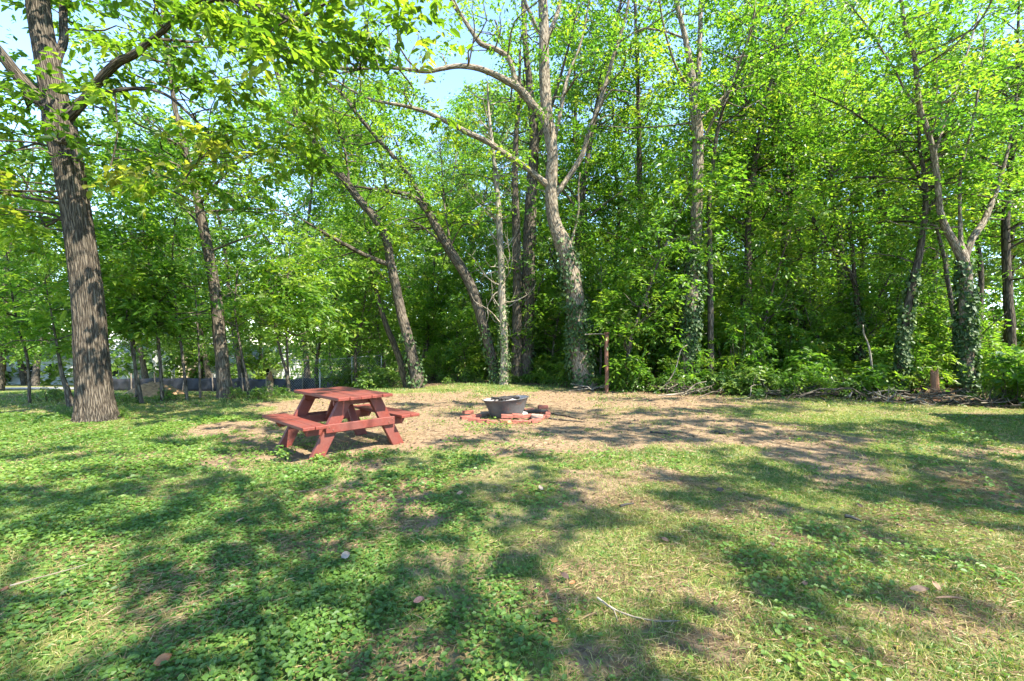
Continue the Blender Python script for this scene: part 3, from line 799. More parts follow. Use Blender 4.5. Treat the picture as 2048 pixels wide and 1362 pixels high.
tree("ivy_tree", "thick forked trunk with an elbow limb and ivied base at the wood's edge", "tree", 12.2,
     [(1936, 800, 60), (1934, 770, 46), (1932, 680, 40), (1932, 600, 38), (1930, 540, 36), (1925, 508, 30), (1922, 480, 14), (1920, 420, 10), (1922, 340, 9), (1945, 250, 8), (1960, 150, 6), (1970, 60, 4)],
     [[(1928, 520, 30), (1910, 486, 24), (1892, 455, 20), (1880, 420, 17), (1876, 370, 16), (1868, 310, 16), (1855, 260, 15), (1840, 215, 14), (1834, 160, 14), (1828, 110, 12), (1812, 60, 11), (1802, 0, 10), (1795, -80, 7), (1790, -200, 4)],
      [(1930, 525, 22), (1945, 480, 20), (1965, 450, 19), (1978, 420, 18), (2000, 360, 12), (2020, 280, 8), (2035, 180, 5), (2050, 60, 4)],
      [(1845, 225, 8), (1815, 190, 6), (1795, 150, 5), (1770, 110, 5), (1740, 60, 4), (1700, 10, 3)],
      [(1870, 320, 8), (1900, 220, 7), (1930, 120, 6), (1960, 20, 4)]],
     bark='bark_pale', leaf='leaf_bright', nclump=100, seed=17, ws=0.86, crown_lo=3.9, spread=1.05, tmin=.5, R=.75, nper=84, ivy=900, ivy_hi=3.6, sides=18, curves=[-.8, .6, -.8, .5], L=.13, W=.075, tint0=.5)
tree("leaning_tree", "brown trunk arching left over the bushes from behind the forked trunk", "tree", 13.6,
     [(1916, 790, 20), (1912, 720, 17), (1908, 640, 16), (1895, 560, 14), (1885, 500, 12), (1860, 420, 11), (1840, 370, 12), (1830, 335, 10), (1790, 290, 8), (1740, 250, 7), (1690, 215, 6), (1630, 190, 4)],
     bark='bark', leaf='leaf_bright', nclump=60, seed=18, ws=0.8, spread=.9, tmin=.5, R=.75)
tree("woodland_tree", "dark trunk standing just past the thick forked ivy trunk", "tree", 14.5,
     [(2025, 790, 30), (2020, 650, 26), (2012, 500, 22), (2015, 380, 18), (2030, 250, 13), (2035, 100, 8), (2040, -60, 5)],
     bark='bark_dark', nclump=70, seed=19, spread=1.3, tmin=.35, R=.8)

# --- saplings along the lawn's far left edge
SAP = [([(60, 808, 9), (55, 720, 8), (35, 650, 6), (20, 560, 4), (10, 480, 3)], "thin sapling with pinnate leaves beside the wire fence post"),
       ([(147, 814, 24), (133, 778, 15), (124, 750, 11), (118, 715, 8), (105, 640, 5), (90, 560, 3)], "low forked dark sapling half behind the furrowed trunk"),
       ([(286, 806, 11), (272, 740, 8), (263, 690, 7), (250, 600, 5), (235, 500, 3), (225, 420, 2)], "sapling crossing its twin right of the furrowed trunk, slanting left"),
       ([(276, 803, 8), (270, 745, 6), (268, 690, 6), (262, 620, 4), (270, 540, 3)], "thin upright twin sapling right of the furrowed trunk"),
       ([(326, 802, 10), (321, 740, 9), (317, 690, 8), (310, 620, 6), (300, 540, 4), (285, 450, 3)], "leafy sapling before the pale sand heap"),
       ([(376, 800, 9), (368, 740, 7), (362, 690, 7), (352, 610, 6), (345, 520, 4), (350, 440, 3)], "leafy sapling standing left of the slim dark trunk, before black fencing"),
       ([(401, 798, 7), (399, 740, 5), (396, 660, 4), (390, 580, 3)], "very thin sapling close beside the slim dark trunk"),
       ([(500, 796, 9), (492, 750, 7), (482, 700, 6), (470, 620, 4), (475, 540, 3)], "bent sapling between the slim dark trunk and the tall stump"),
       ([(580, 790, 9), (572, 740, 7), (560, 700, 6), (545, 620, 4), (540, 530, 3)], "slanting sapling right of the tall stump"),
       ([(580, 789, 7), (576, 740, 6), (574, 690, 5), (572, 600, 4), (580, 500, 3)], "upright sapling right of the tall stump"),
       ([(664, 776, 6), (660, 720, 5), (655, 650, 4), (645, 560, 3), (640, 480, 2)], "slender sapling beyond the picnic table"),
       ([(737, 772, 7), (739, 700, 6), (740, 620, 5), (735, 520, 3)], "slender dark sapling left of the leaning trunks"),
       ([(760, 770, 8), (757, 680, 6), (755, 560, 4), (752, 480, 3)], "slim dark sapling close to the leaning trunks")]
for i, (pth, lab) in enumerate(SAP):
    g = G(pth[0][0], pth[0][1]); d = g[1]
    tree("sapling", lab, "sapling", d, pth, bark='bark', leaf='leaf_bright', nclump=40 if i != 1 else 20, R=.7, nper=77, L=.16, W=.066, seed=40 + i, spread=.8,
         tmin=.42, crown_lo=1.7 if i > 1 else 1.3, tint0=.55, sides=7, group="saplings along the lawn edge", flat=.4)

# --- trees filling the wood: a few built once, then copied
def proto_tree(seed, Ht, lean, crown_lo, crown_r, n, L, W, leaf, bark, R=.9, nper=84):
    rng = np.random.default_rng(seed)
    root = empty("woodland_tree", (0, 0, 0))
    pts = [np.array([0, 0, -.2])]
    v = np.array([lean * rng.uniform(-1, 1), lean * rng.uniform(-1, 1), 1.0])
    k = 9
    for i in range(k):
        v = v + rng.normal(size=3) * np.array([.07, .07, 0]); pts.append(pts[-1] + v / v[2] * Ht / k)
    rad = np.linspace(.011 * Ht, .0022 * Ht, k + 1) * rng.uniform(.8, 1.15); rad[0] *= 1.35
    S, R_ = resample(pts, rad, .4)
    b = Bag(); b.add(tube(S, R_, 9, .05, seed)); paths = [(S, R_)]
    for i in range(7):
        j = int(len(S) * rng.uniform(.3, .9)); a = rng.uniform(0, 6.28); ln = crown_r * rng.uniform(.6, 1.1)
        e = S[j] + np.array([math.cos(a) * ln, math.sin(a) * ln, ln * rng.uniform(.4, 1.1)])
        m = (S[j] + e) / 2 + np.array([0, 0, ln * .08]) + rng.normal(size=3) * .15
        p, r = resample([S[j], m, e], [R_[j] * .55, R_[j] * .35, .012], .35)
        b.add(tube(p, r, 6, .04, seed + i)); paths.append((p, r))
    z = rng.uniform(crown_lo, Ht + .6, n); rr = crown_r * np.sqrt(rng.uniform(.05, 1, n)) * (.55 + .45 * np.sin(np.clip((z - crown_lo) / (Ht - crown_lo), 0, 1) * 2.7))
    a = rng.uniform(0, 6.28, n)
    ax = np.stack([np.interp(z, S[:, 2], S[:, 0]), np.interp(z, S[:, 2], S[:, 1])], -1)
    C = np.stack([ax[:, 0] + rr * np.cos(a), ax[:, 1] + rr * np.sin(a), z], -1)
    connect(b, paths, C, rng, .02, seed * 50)
    obj("trunk", b.mesh("trunk"), M[bark], root)
    obj("crown", crown_mesh("crown", C, R * rng.uniform(.7, 1.3, n), nper, L, W, rng, tint0=.45), M[leaf], root)
    return root

protos = [proto_tree(201, 15, .10, 6.0, 2.4, 110, .15, .08, 'leaf', 'bark_dark'),
          proto_tree(202, 17, .16, 6.8, 2.6, 120, .15, .08, 'leaf', 'bark'),
          proto_tree(203, 13, .12, 1.6, 2.3, 140, .15, .085, 'leaf_bright', 'bark'),
          proto_tree(204, 19, .08, 7.5, 2.8, 130, .17, .09, 'leaf', 'bark_dark'),
          proto_tree(205, 9, .10, .9, 1.9, 110, .15, .08, 'leaf', 'bark_dark'),
          proto_tree(206, 16, .10, 2.0, 3.6, 190, .22, .12, 'leaf_far', 'bark')]
used = set()
def place(pi, x, y, rz, s, label, group, nm=None):
    src = protos[pi]
    if pi in used: o = copy_tree(src)
    else: o = src; used.add(pi)
    o.location = (x, y, float(gz(x, y))); o.rotation_euler = (0, 0, rz); o.scale = (s, s, s)
    tag(o, label, "tree", group)
    return o
rt = random.Random(5)
MARKS = [(700, "beyond the picnic table"), (900, "behind the long leaning trunk"), (1020, "behind the pale dead tree"), (1130, "behind the stout trunk by the dead tree"), (1270, "behind the rusty post"), (1440, "behind the straight forked ivy trunk"),
         (1540, "right of the straight forked ivy trunk"), (1660, "behind the stout dark straight trunk"), (1780, "behind the long heap of dead brush"), (1900, "behind the orange stump"), (5000, "behind the elbow limbed ivy trunk")]
def wood_label(x, y, what):
    px = 1024 + F * x / y
    w = next(m for lim, m in MARKS if px < lim)
    return what + (" " if y - float(edge_y(x)) < 8 else " deep ") + w
LMARKS = [(-200, "near the orange brick house"), (100, "near the white sided house"), (260, "behind the thick furrowed trunk"), (390, "near the tan gabled house"), (480, "behind the slim dark trunk"), (560, "behind the tall splintered stump"), (640, "behind the upright sapling by the stump"), (720, "behind the wire mesh fence"), (5000, "behind the leaning trunks")]
def left_label(x, y, what):
    px = 1024 + F * x / y
    return what + (" far off " if y > 56 else " ") + next(m for lim, m in LMARKS if px < lim)
KINDS = ["leafy tree with dark trunk", "tall leafy tree with brown trunk", "bright leafy tree", "high crowned dark trunked tree", "low dense leafy tree", "broad pale leafy tree"]
pts = []
def try_pt(x, y, dmin):
    for a, b in pts:
        if (a - x) ** 2 + (b - y) ** 2 < dmin ** 2: return False
    pts.append((x, y)); return True
tries = 0
while len(pts) < 58 and tries < 4000:
    tries += 1
    y = rt.uniform(16.5, 24) if len(pts) < 24 else rt.uniform(37, 50)
    x = rt.uniform(-.20, 1.25) * y
    if y < edge_y(x) + 3.0 or (y < 25 and -5 < x < 2.5): continue
    if not try_pt(x, y, 2.3): continue
    near = y < 24
    pi = rt.choice([0, 1, 3, 0, 1] if near else [1, 2, 5, 3, 5, 2])
    place(pi, x, y, rt.uniform(0, 6.28), rt.uniform(.85, 1.2) * (.9 if near else 1.15),
          wood_label(x, y, KINDS[pi]), "trees filling the wood")
nleft = 0; tries = 0
while nleft < 26 and tries < 4000:
    tries += 1
    y = rt.uniform(36, 78); x = rt.uniform(-1.35, -.2) * y
    if not try_pt(x, y, 4.2): continue
    if y < 62 and -.98 < x / y < -.70 and y < 58: continue
    place(5 if rt.random() < .7 else rt.choice([1, 2]), x, y, rt.uniform(0, 6.28), rt.uniform(1.1, 1.55),
          left_label(x, y, "pale green tree beyond the road"), "trees beyond the road"); nleft += 1
for x, y, pi, s in [(-8.6, 23.5, 2, .8), (-4.4, 23, 2, .8), (-13.5, 31, 5, 1.05), (-20, 35, 5, 1.1), (-24, 22, 2, .9), (-7.5, 33, 5, 1.15), (-28, 36, 5, 1.1), (-3.5, 36, 5, 1.2), (-11, 40, 5, 1.3)]:
    place(pi, x, y, rt.uniform(0, 6.28), s, left_label(x, y, "leafy tree on the slope"), "trees on the slope")
for k_, pr in enumerate(protos):
    if k_ not in used: place(k_, 30, 45, 0, 1, "leafy tree standing among others inside the wood beyond the clearing", "trees filling the wood")

# young leafy trees right at the wood's edge
def young(seed, Ht, r, n):   # built once, copied below
    return proto_tree(seed, Ht, .12, .35, r, n, .13, .065, 'leaf_bright', 'bark', R=.62, nper=77)
y0_ = len(protos)
protos += [young(211, 3.6, 1.1, 46), young(212, 5.2, 1.35, 66), young(213, 2.6, .9, 34)]
for k_ in range(y0_, y0_ + 3):
    protos[k_].name = "young_tree"
for i in range(34):
    x = -2.4 + (15 + 2.4) * (i + rt.random()) / 34 * (1.0 if i % 2 else 1.5)
    y = float(edge_y(x)) + (rt.uniform(.9, 3.6) if x < 3.5 and i % 2 else rt.uniform(13, 20))
    place(y0_ + rt.choice([0, 1, 2, 0, 1]), x, y, rt.uniform(0, 6.28), rt.uniform(.75, 1.15) * (1 if y < 22 else 1.5), wood_label(x, y, "bright leafy young tree"), "young trees at the wood's edge")

for x, y, pi, s_ in [(-2.6, 20.5, 1, 1.2), (-.6, 22, 1, 1.3), (1.4, 20.2, 1, 1.3), (-3.9, 22, 1, 1.3), (2.9, 19.5, 1, 1.4), (4.6, 19, 1, 1.3)]:
    place(y0_ + pi, x, y, rt.uniform(0, 6.28), s_, wood_label(x, y, "bright bushy young tree"), "young trees inside the wood")
for i in range(15):
    x = 3.6 + 12.5 * (i + rt.random()) / 15; y = float(edge_y(x)) + rt.uniform(3.2, 7.5)
    place(y0_ + rt.choice([0, 1, 1]), x, y, rt.uniform(0, 6.28), rt.uniform(.9, 1.2), wood_label(x, y, "leafy young tree filling the gap"), "young trees between the trunks")
for x, y, pi, s_ in [(-5.6, 17.0, 1, 1.0), (-7.4, 17.8, 1, 1.2), (-4.9, 18.2, 0, 1.2)]:
    place(y0_ + pi, x, y, rt.uniform(0, 6.28), s_, left_label(x, y, "bright young tree on the slope"), "young trees on the slope").location.z += .25

# a far-off wood that closes the view
def far_wood():
    rng = np.random.default_rng(71)
    th = np.linspace(-1.15, 1.0, 900); rng.shuffle(th); n = 900
    r = rng.uniform(56, 90, n); x = np.sin(th) * r; y = np.cos(th) * r
    keep = (y > 42)
    x, y, r, th = x[keep], y[keep], r[keep], th[keep]
    hmax = np.where(th > -.25, 17, 13) + 3 * np.sin(th * 9) + 2 * np.sin(th * 23)
    z = gz(x, y) + rng.uniform(.5, 1, len(x)) ** .7 * rng.uniform(0.05, 1, len(x)) * hmax
    me = crown_mesh("far_wood", np.stack([x, y, z], -1), 2.6, 84, .62, .36, rng, tint0=.5, tvar=.35)
    tag(obj("far_wood", me, M['leaf_far']), "distant mass of trees closing the view beyond road and wood", "woodland", kind="stuff")
far_wood()

# ------------------------------------------------------------------ shrubs, ferns of the understorey
def proto_shrub(seed, h, r, n, nper, L, W, leaf='shrub'):
    rng = np.random.default_rng(seed)
    root = empty("shrub", (0, 0, 0))
    a = rng.uniform(0, 6.28, n); rr = r * np.sqrt(rng.uniform(0, 1, n)); z = rng.uniform(.12, 1, n) * h * (1 - .45 * (rr / r) ** 2)
    C = np.stack([rr * np.cos(a), rr * np.sin(a), z], -1)
    b = Bag()
    for i in range(n):
        s = np.array([C[i, 0] * .3, C[i, 1] * .3, -.05]); m = (s + C[i]) / 2 + rng.normal(size=3) * .06
        p, q = resample([s, m, C[i]], [.014, .009, .004], .15); b.add(tube(p, q, 5, 0, i))
    obj("stems", b.mesh("stems"), M['bark'], root)
    obj("foliage", crown_mesh("foliage", C, .38 * rng.uniform(.7, 1.3, n), nper, L, W, rng, tint0=.5, droop=.5), M[leaf], root)
    return root
shp = [proto_shrub(301, 1.1, .8, 24, 56, .14, .075), proto_shrub(302, 1.9, .8, 34, 56, .14, .07, 'leaf_bright'), proto_shrub(303, .65, .7, 16, 49, .11, .06), proto_shrub(304, 2.6, 1.0, 46, 63, .15, .075, 'leaf'), proto_shrub(305, 1.4, .55, 18, 56, .17, .085, 'leaf_bright')]
shused = set()
def put_shrub(pi, x, y, s, lab, grp):
    if 1770 < 1024 + F * x / y < 1965 and y < 12.6: return
    o = copy_tree(shp[pi]) if pi in shused else shp[pi]; shused.add(pi)
    o.location = (x, y, float(gz(x, y))); o.rotation_euler = (0, 0, rt.uniform(0, 6.28)); o.scale = (s, s, s * rt.uniform(.85, 1.15))
    tag(o, lab, "shrub", grp)
for i in range(46):
    x = -2.6 + (12.4 + 2.6) * (i + rt.random()) / 46
    y = float(edge_y(x)) + rt.uniform(.35, 1.4)
    put_shrub(rt.choice([0, 2, 4, 2, 1, 4] if x > 1.6 else [2, 2, 4]), x, y, rt.uniform(.4, .95) * (1 if x > 1.6 else .6), wood_label(x, y, "low green bush facing the clearing"), "bushes at the wood's edge")
for i in range(46):
    x = rt.uniform(-3.5, 17); y = float(edge_y(x)) + rt.uniform(1.6, 6)
    put_shrub(rt.choice([1, 3, 4, 1, 0]), x, y, rt.uniform(.6, 1.05), wood_label(x, y, "taller bush under the trees"), "undergrowth inside the wood")
for i in range(44):
    y = rt.uniform(25.5, 34); x = rt.uniform(-.2, 1.2) * y
    put_shrub(rt.choice([3, 3, 1]), x, y, rt.uniform(1.2, 2.0), wood_label(x, y, "tall bush in the open gap"), "bushes in the gap inside the wood")
for px, py, pi, s in [(95, 803, 2, .5), (250, 806, 2, .35), (335, 801, 2, .4), (525, 797, 2, .5), (470, 797, 2, .4), (555, 792, 2, .45), (690, 780, 0, .9), (740, 778, 2, .9), (715, 778, 1, .7), (780, 775, 0, .8), (240, 836, 2, .28)]:
    g = G(px, py); put_shrub(pi, g[0], g[1], s, "small leafy bush among the saplings by the lawn edge", "bushes along the lawn edge")

# ------------------------------------------------------------------ unseen trees out of frame, crowns shaped to cast the lawn's shade spots
SHADE = [(260, 1060, 430, 110, .68), (300, 1230, 600, 150, .66), (850, 1240, 330, 110, .7), (1010, 1040, 240, 55, 1), (1100, 1150, 260, 80, .7), (1440, 1045, 200, 45, 1),
         (1820, 950, 330, 42, .95), (1560, 915, 160, 18, .9), (1330, 875, 150, 9, .8), (1760, 868, 320, 20, .9), (740, 948, 170, 13, .8), (330, 945, 170, 14, .6), (90, 905, 130, 14, .7),
         (600, 862, 150, 22, .6), (1180, 828, 170, 6, .7), (1400, 850, 160, 8, .7), (1540, 1190, 150, 45, .7), (1960, 1250, 130, 40, .6), (1000, 910, 120, 9, .7), (1750, 1130, 150, 22, .7), (60, 975, 120, 10, .5), (450, 885, 90, 14, .8), (1050, 870, 160, 7, .7), (1950, 1010, 120, 26, .9)]
_r = random.Random(77)
for _i in range(34):
    SHADE.append((_r.uniform(620, 2048), _r.uniform(940, 1362), _r.uniform(30, 130), _r.uniform(8, 34), .8))
for _i in range(46):
    SHADE.append((_r.uniform(380, 1900), _r.uniform(795, 930), _r.uniform(40, 150), _r.uniform(2.5, 8), .75))
def shade_trees():
    rng = np.random.default_rng(91)
    gx, gy = np.meshgrid(np.arange(-11, 11, .42), np.arange(1.4, 14, .42))
    x = (gx + rng.uniform(-.2, .2, gx.shape)).ravel(); y = (gy + rng.uniform(-.2, .2, gy.shape)).ravel()
    px = 1024 + F * x / y; py = YH + F * H / y
    w = np.zeros(len(x))
    for cx, cy_, rx, ry, s in SHADE:
        q = ((px - cx) / rx) ** 2 + ((py - cy_) / ry) ** 2
        w = np.maximum(w, s * (q < 1))
    k = rng.random(len(x)) < w
    x, y = x[k], y[k]
    h = rng.uniform(7.5, 10.5, len(x)) + np.maximum(y - 8, 0) * .45
    C = np.stack([x, y, 0 * x], -1) + TO_SUN[None, :] * (h / TO_SUN[2])[:, None]
    trunks = np.array([[9.0, .2], [3.6, -3.2], [-3.4, -2.6], [7.2, -4.5], [13.0, 10.2 - 1.6], [-8.8, 1.5]])
    # outside the frame: beside or behind the camera
    labs = ["tall tree beside the house right of the clearing", "tall broad tree behind the camera's spot on the right", "tall tree behind the lawn's near left part", "tall tree standing behind the house corner",
            "tall tree behind the house by the wood", "tall tree left of the lawn's near end"]
    own = np.argmin(np.linalg.norm(C[:, None, :2] - trunks[None], axis=2) + np.array([0, 0, 0, .6, .8, 0]), axis=1)
    for t in range(len(trunks)):
        c = C[own == t]
        if len(c) < 4: continue
        base = np.array([*trunks[t], float(gz(*trunks[t]))])
        root = empty("lawn_tree", base, 0, labs[t], "tree")
        b = Bag()
        tp = [base + [0, 0, -.2], base + [.1, .05, 2.5], base + [-.05, .1, 5.2], base + [.1, .2, 8], base + [.15, .1, 10.5]]
        S, R_ = resample(tp, [.34, .25, .2, .14, .05], .3); b.add(tube(S, R_, 14, .05, t)); paths = [(S, R_)]
        for i in range(min(8, max(3, len(c) // 8))):
            e = c[rng.integers(len(c))] + np.array([0, 0, -.2]); j = int(len(S) * rng.uniform(.45, .75)); a = S[j]
            dl = np.linalg.norm(e - a); m = a + (e - a) * .5 + np.array([0, 0, .06 * dl]) + rng.normal(size=3) * .09 * dl
            p, r = resample([a, m, e], [.045, .025, .01], .3); b.add(tube(p, r, 8, .04, i)); paths.append((p, r))
        connect(b, paths, c, rng, .011, 9000 + t * 500)
        for q in range(len(b.V)): b.V[q] = b.V[q] - base
        obj("trunk", b.mesh("trunk"), M['bark'], root)
        obj("crown", crown_mesh("crown", c - base, .36, 56, .15, .09, rng, rounded=False), M['leaf_big'], root)
shade_trees()

# ------------------------------------------------------------------ ground cover
def in_view(x, y, m=1.12):
    return np.abs(x) < y * m + .3
def scatter(n, y0, y1, rng, m=1.12, p=1.0):
    # uniform over the wedge the lawn fills; y1 < 0 means the lawn beside and behind it
    if y1 < 0:
        x = rng.uniform(-13, 9.4, n); y = rng.uniform(-5, 9, n)
        k = (np.abs(x) > y * 1.12 + .2) | (y < 1.7)
        return x[k], y[k]
    y = np.sqrt(rng.uniform(y0 ** 2, y1 ** 2, n)); x = rng.uniform(-1, 1, n) * (y * m + .2)
    return x, y
def grass_zone(name, n, y0, y1, Lr, Wd, seed, label):
    rng = np.random.default_rng(seed)
    x, y = scatter(n, y0, y1, rng); n = len(x)
    dm = dirt_sunlit_mask(x, y); fm = forest_mask(x, y)
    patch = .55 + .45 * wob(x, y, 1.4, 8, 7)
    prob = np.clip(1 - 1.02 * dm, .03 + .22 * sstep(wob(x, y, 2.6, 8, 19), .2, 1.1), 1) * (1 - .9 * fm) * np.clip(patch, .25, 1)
    k = rng.random(n) < prob; x, y = x[k], y[k]; n = len(x); pt = patch[k]
    z = gz(x, y) - .004
    lean = rng.normal(size=(n, 2)) * .55
    d = unit(np.column_stack([lean, np.ones(n) * rng.uniform(.45, 1.2, n)]))
    L = rng.uniform(*Lr, n) * (0.8 + .35 * np.clip(pt, 0, 1)); W = Wd * rng.uniform(.7, 1.3, n)
    side = unit(np.cross(d, rng.normal(size=(n, 3))))
    p = np.column_stack([x, y, z]); hd = np.column_stack([lean, np.zeros(n)])
    mid = p + d * L[:, None] * .55; tip = p + d * L[:, None] * .9 + hd * L[:, None] * .55 - np.array([0, 0, 1]) * (L * .12)[:, None]
    V = np.stack([p - side * W[:, None] * .5, p + side * W[:, None] * .5, mid + side * W[:, None] * .4, mid - side * W[:, None] * .4, tip], 1).reshape(-1, 3)
    i = 5 * np.arange(n)[:, None]
    dry = rng.random(n) < (.09 + .22 * (pt < .3) + .25 * np.clip(dm[k], 0, 1) + .10 * sstep(x / np.maximum(np.abs(y), 1.5), -.2, .6))
    tint = np.where(dry, 1.0, np.clip(.45 + .2 * wob(x, y, .8, 8, 2) + rng.normal(size=n) * .2, 0, .85))
    me = make_mesh(name, V, i + [3, 2, 4], i + [0, 1, 2, 3], {"tint": np.repeat(tint, 5)})
    tag(obj(name, me, M['grass']), label, "grass", kind="stuff")
grass_zone("grass", 170000, 1.7, 5.0, (.028, .068), .0042, 501, "short grass blades in the near lawn")
grass_zone("grass", 150000, 5.0, 10.0, (.032, .075), .0075, 502, "short grass of the lawn round the picnic table")
grass_zone("grass", 110000, 10.0, 19.0, (.05, .11), .014, 503, "grass along the far edge of the clearing")

grass_zone("grass", 200000, 0, -1, (.045, .10), .010, 504, "grass of the lawn beside and behind the near part")

def clover_zone(name, n, y0, y1, L, seed, label):
    rng = np.random.default_rng(seed)
    x, y = scatter(n, y0, y1, rng); n = len(x)
    dm = dirt_sunlit_mask(x, y); fm = forest_mask(x, y)
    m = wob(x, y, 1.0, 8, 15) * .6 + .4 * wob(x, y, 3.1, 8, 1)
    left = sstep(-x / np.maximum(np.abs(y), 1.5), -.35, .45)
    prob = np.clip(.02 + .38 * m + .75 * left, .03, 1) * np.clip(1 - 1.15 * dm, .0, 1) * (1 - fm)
    k = rng.random(n) < prob; x, y = x[k], y[k]; n = len(x)
    hgt = rng.uniform(.008, .05, n) * np.clip(.7 + .5 * m[k], .4, 1.3)
    p = np.column_stack([x, y, gz(x, y) + hgt])
    a = rng.uniform(0, 6.28, n); d = np.column_stack([np.cos(a), np.sin(a), rng.uniform(-.35, .35, n)])
    nr = rng.normal(size=(n, 3)) * .33 + np.array([0, 0, 1.0])
    s = L * rng.uniform(.55, 1.35, n)
    me = leaf_mesh(name, p, d, nr, s, s * .78, np.clip(rng.normal(.45, .25, n) + .15 * wob(x, y, .7, 8, 4), 0, 1), True, droop=.15, fold=.1)
    tag(obj(name, me, M['clover']), label, "ground cover", kind="stuff")
clover_zone("ground_ivy", 80000, 1.7, 4.2, .029, 511, "low round-leaved weeds covering the near lawn")
clover_zone("ground_ivy", 90000, 4.2, 9.0, .042, 512, "low round-leaved weeds round the middle lawn")

clover_zone("ground_ivy", 60000, 0, -1, .045, 513, "low weeds in the lawn beside and behind the near part")

def straw_zone(name, n, y0, y1, Lr, Wd, seed, label):
    rng = np.random.default_rng(seed)
    x, y = scatter(n, y0, y1, rng); dm = dirt_sunlit_mask(x, y); fm = forest_mask(x, y)
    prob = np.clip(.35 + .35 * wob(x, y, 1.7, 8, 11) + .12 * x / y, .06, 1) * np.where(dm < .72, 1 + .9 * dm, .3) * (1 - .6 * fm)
    k = rng.random(n) < prob; x, y = x[k], y[k]; n = len(x)
    a = rng.uniform(0, 6.28, n); d = np.column_stack([np.cos(a), np.sin(a), rng.uniform(-.12, .3, n)])
    p = np.column_stack([x, y, gz(x, y) + rng.uniform(.004, .02, n)])
    nr = rng.normal(size=(n, 3)) * .4 + np.array([0, 0, 1.0])
    L = rng.uniform(*Lr, n)
    me = leaf_mesh(name, p, d, nr, L, np.full(n, Wd) * rng.uniform(.6, 1.3, n), np.clip(rng.normal(.5, .25, n), 0, 1), False, droop=.1, fold=.02)
    tag(obj(name, me, M['straw']), label, "straw", kind="stuff")
straw_zone("dry_grass", 62000, 1.7, 5.0, (.04, .11), .0045, 521, "dry straw lying in the near lawn")
straw_zone("dry_grass", 45000, 5.0, 13.0, (.05, .12), .010, 522, "dry straw lying in the middle lawn")

def litter_zone():
    rng = np.random.default_rng(531)
    x, y = scatter(60000, 2.0, 18.0, rng, 1.15); dm = dirt_sunlit_mask(x, y); fm = forest_mask(x, y)
    k = rng.random(len(x)) < np.clip(.035 + .22 * dm + .8 * fm, 0, 1); x, y = x[k], y[k]; n = len(x)
    a = rng.uniform(0, 6.28, n); d = np.column_stack([np.cos(a), np.sin(a), rng.uniform(-.2, .3, n)])
    p = np.column_stack([x, y, gz(x, y) + rng.uniform(.003, .015, n)])
    nr = rng.normal(size=(n, 3)) * .35 + np.array([0, 0, 1.0]); s = rng.uniform(.018, .07, n)
    me = leaf_mesh("leaf_litter", p, d, nr, s, s * rng.uniform(.2, .7, n), np.clip(rng.normal(.4, .3, n), 0, 1), False)
    tag(obj("leaf_litter", me, M['litter']), "scattered dead leaves and bark bits on soil and forest floor", "leaf litter", kind="stuff")
litter_zone()
def twig_litter():
    rng = np.random.default_rng(541)
    x, y = scatter(9000, 2.0, 16.0, rng, 1.15); dm = dirt_sunlit_mask(x, y); fm = forest_mask(x, y)
    k = rng.random(len(x)) < np.clip(.06 + .55 * dm + .3 * fm, 0, 1); x, y = x[k], y[k]; n = len(x)
    a = rng.uniform(0, 6.28, n); d = np.column_stack([np.cos(a), np.sin(a), rng.uniform(-.03, .08, n)])
    p = np.column_stack([x, y, gz(x, y) + rng.uniform(.006, .016, n)])
    nr = rng.normal(size=(n, 3)) * .3 + np.array([0, 0, 1.0]); L = rng.uniform(.05, .26, n)
    me = leaf_mesh("twig_litter", p, d, nr, L, rng.uniform(.004, .012, n), np.clip(rng.normal(.25, .25, n), 0, 1), False, droop=.03, fold=.3)
    tag(obj("twig_litter", me, M['litter']), "small broken twigs strewn over the bare soil", "twigs", kind="stuff")
twig_litter()
def pebbles():
    rng = np.random.default_rng(551)
    x, y = scatter(9000, 3.0, 14.0, rng, 1.1); dm = dirt_sunlit_mask(x, y)
    k = rng.random(len(x)) < np.clip(.5 * dm, 0, 1); x, y = x[k], y[k]; n = len(x)
    o = np.array([(1, 0, 0), (0, 1, 0), (-1, 0, 0), (0, -1, 0), (0, 0, .8), (0, 0, -.4)], float)
    s_ = rng.uniform(.006, .02, n) * rng.choice([1, 1, 1, 1.8], n)
    V = (o[None] * s_[:, None, None] * rng.uniform(.6, 1.4, (n, 6, 1))) + np.column_stack([x, y, gz(x, y) + .002])[:, None, :]
    i = 6 * np.arange(n)[:, None]
    F3 = np.concatenate([i + t for t in ([0, 1, 4], [1, 2, 4], [2, 3, 4], [3, 0, 4], [1, 0, 5], [2, 1, 5], [3, 2, 5], [0, 3, 5])])
    tag(obj("pebbles", make_mesh("pebbles", V.reshape(-1, 3), F3, None, {"tint": np.repeat(rng.uniform(0, 1, n), 6)}), M['litter']), "little stones and soil crumbs scattered on the bare patch", "pebbles", kind="stuff")
pebbles()

# taller weeds by the table feet
def weed(px, py, h, n, seed, lab):
    rng = np.random.default_rng(seed); g = G(px, py)
    root = empty("weed", g, 0, lab, "weed")
    b = Bag(); C = []
    for i in range(n):
        a = rng.uniform(0, 6.28); e = np.array([math.cos(a) * h * .5, math.sin(a) * h * .5, h * rng.uniform(.5, 1)])
        p, r = resample([np.zeros(3), e * [.3, .3, .6], e], [.003, .0025, .0015], .05); b.add(tube(p, r, 4, 0, i)); C.append(e)
        C.append(e * [.6, .6, .7])
    obj("stems", b.mesh("stems"), M['shrub'], root)
    pos, d, nr, tt = spray_leaves(np.array(C), .07, 6, rng, nt_=3)
    obj("leaves", leaf_mesh("leaves", pos, d, nr, rng.uniform(.03, .06, len(pos)), .03, np.clip(tt + .2, 0, 1), True), M['clover'], root)
weed(572, 922, .17, 7, 1, "leafy green weed by the picnic table's near left foot")
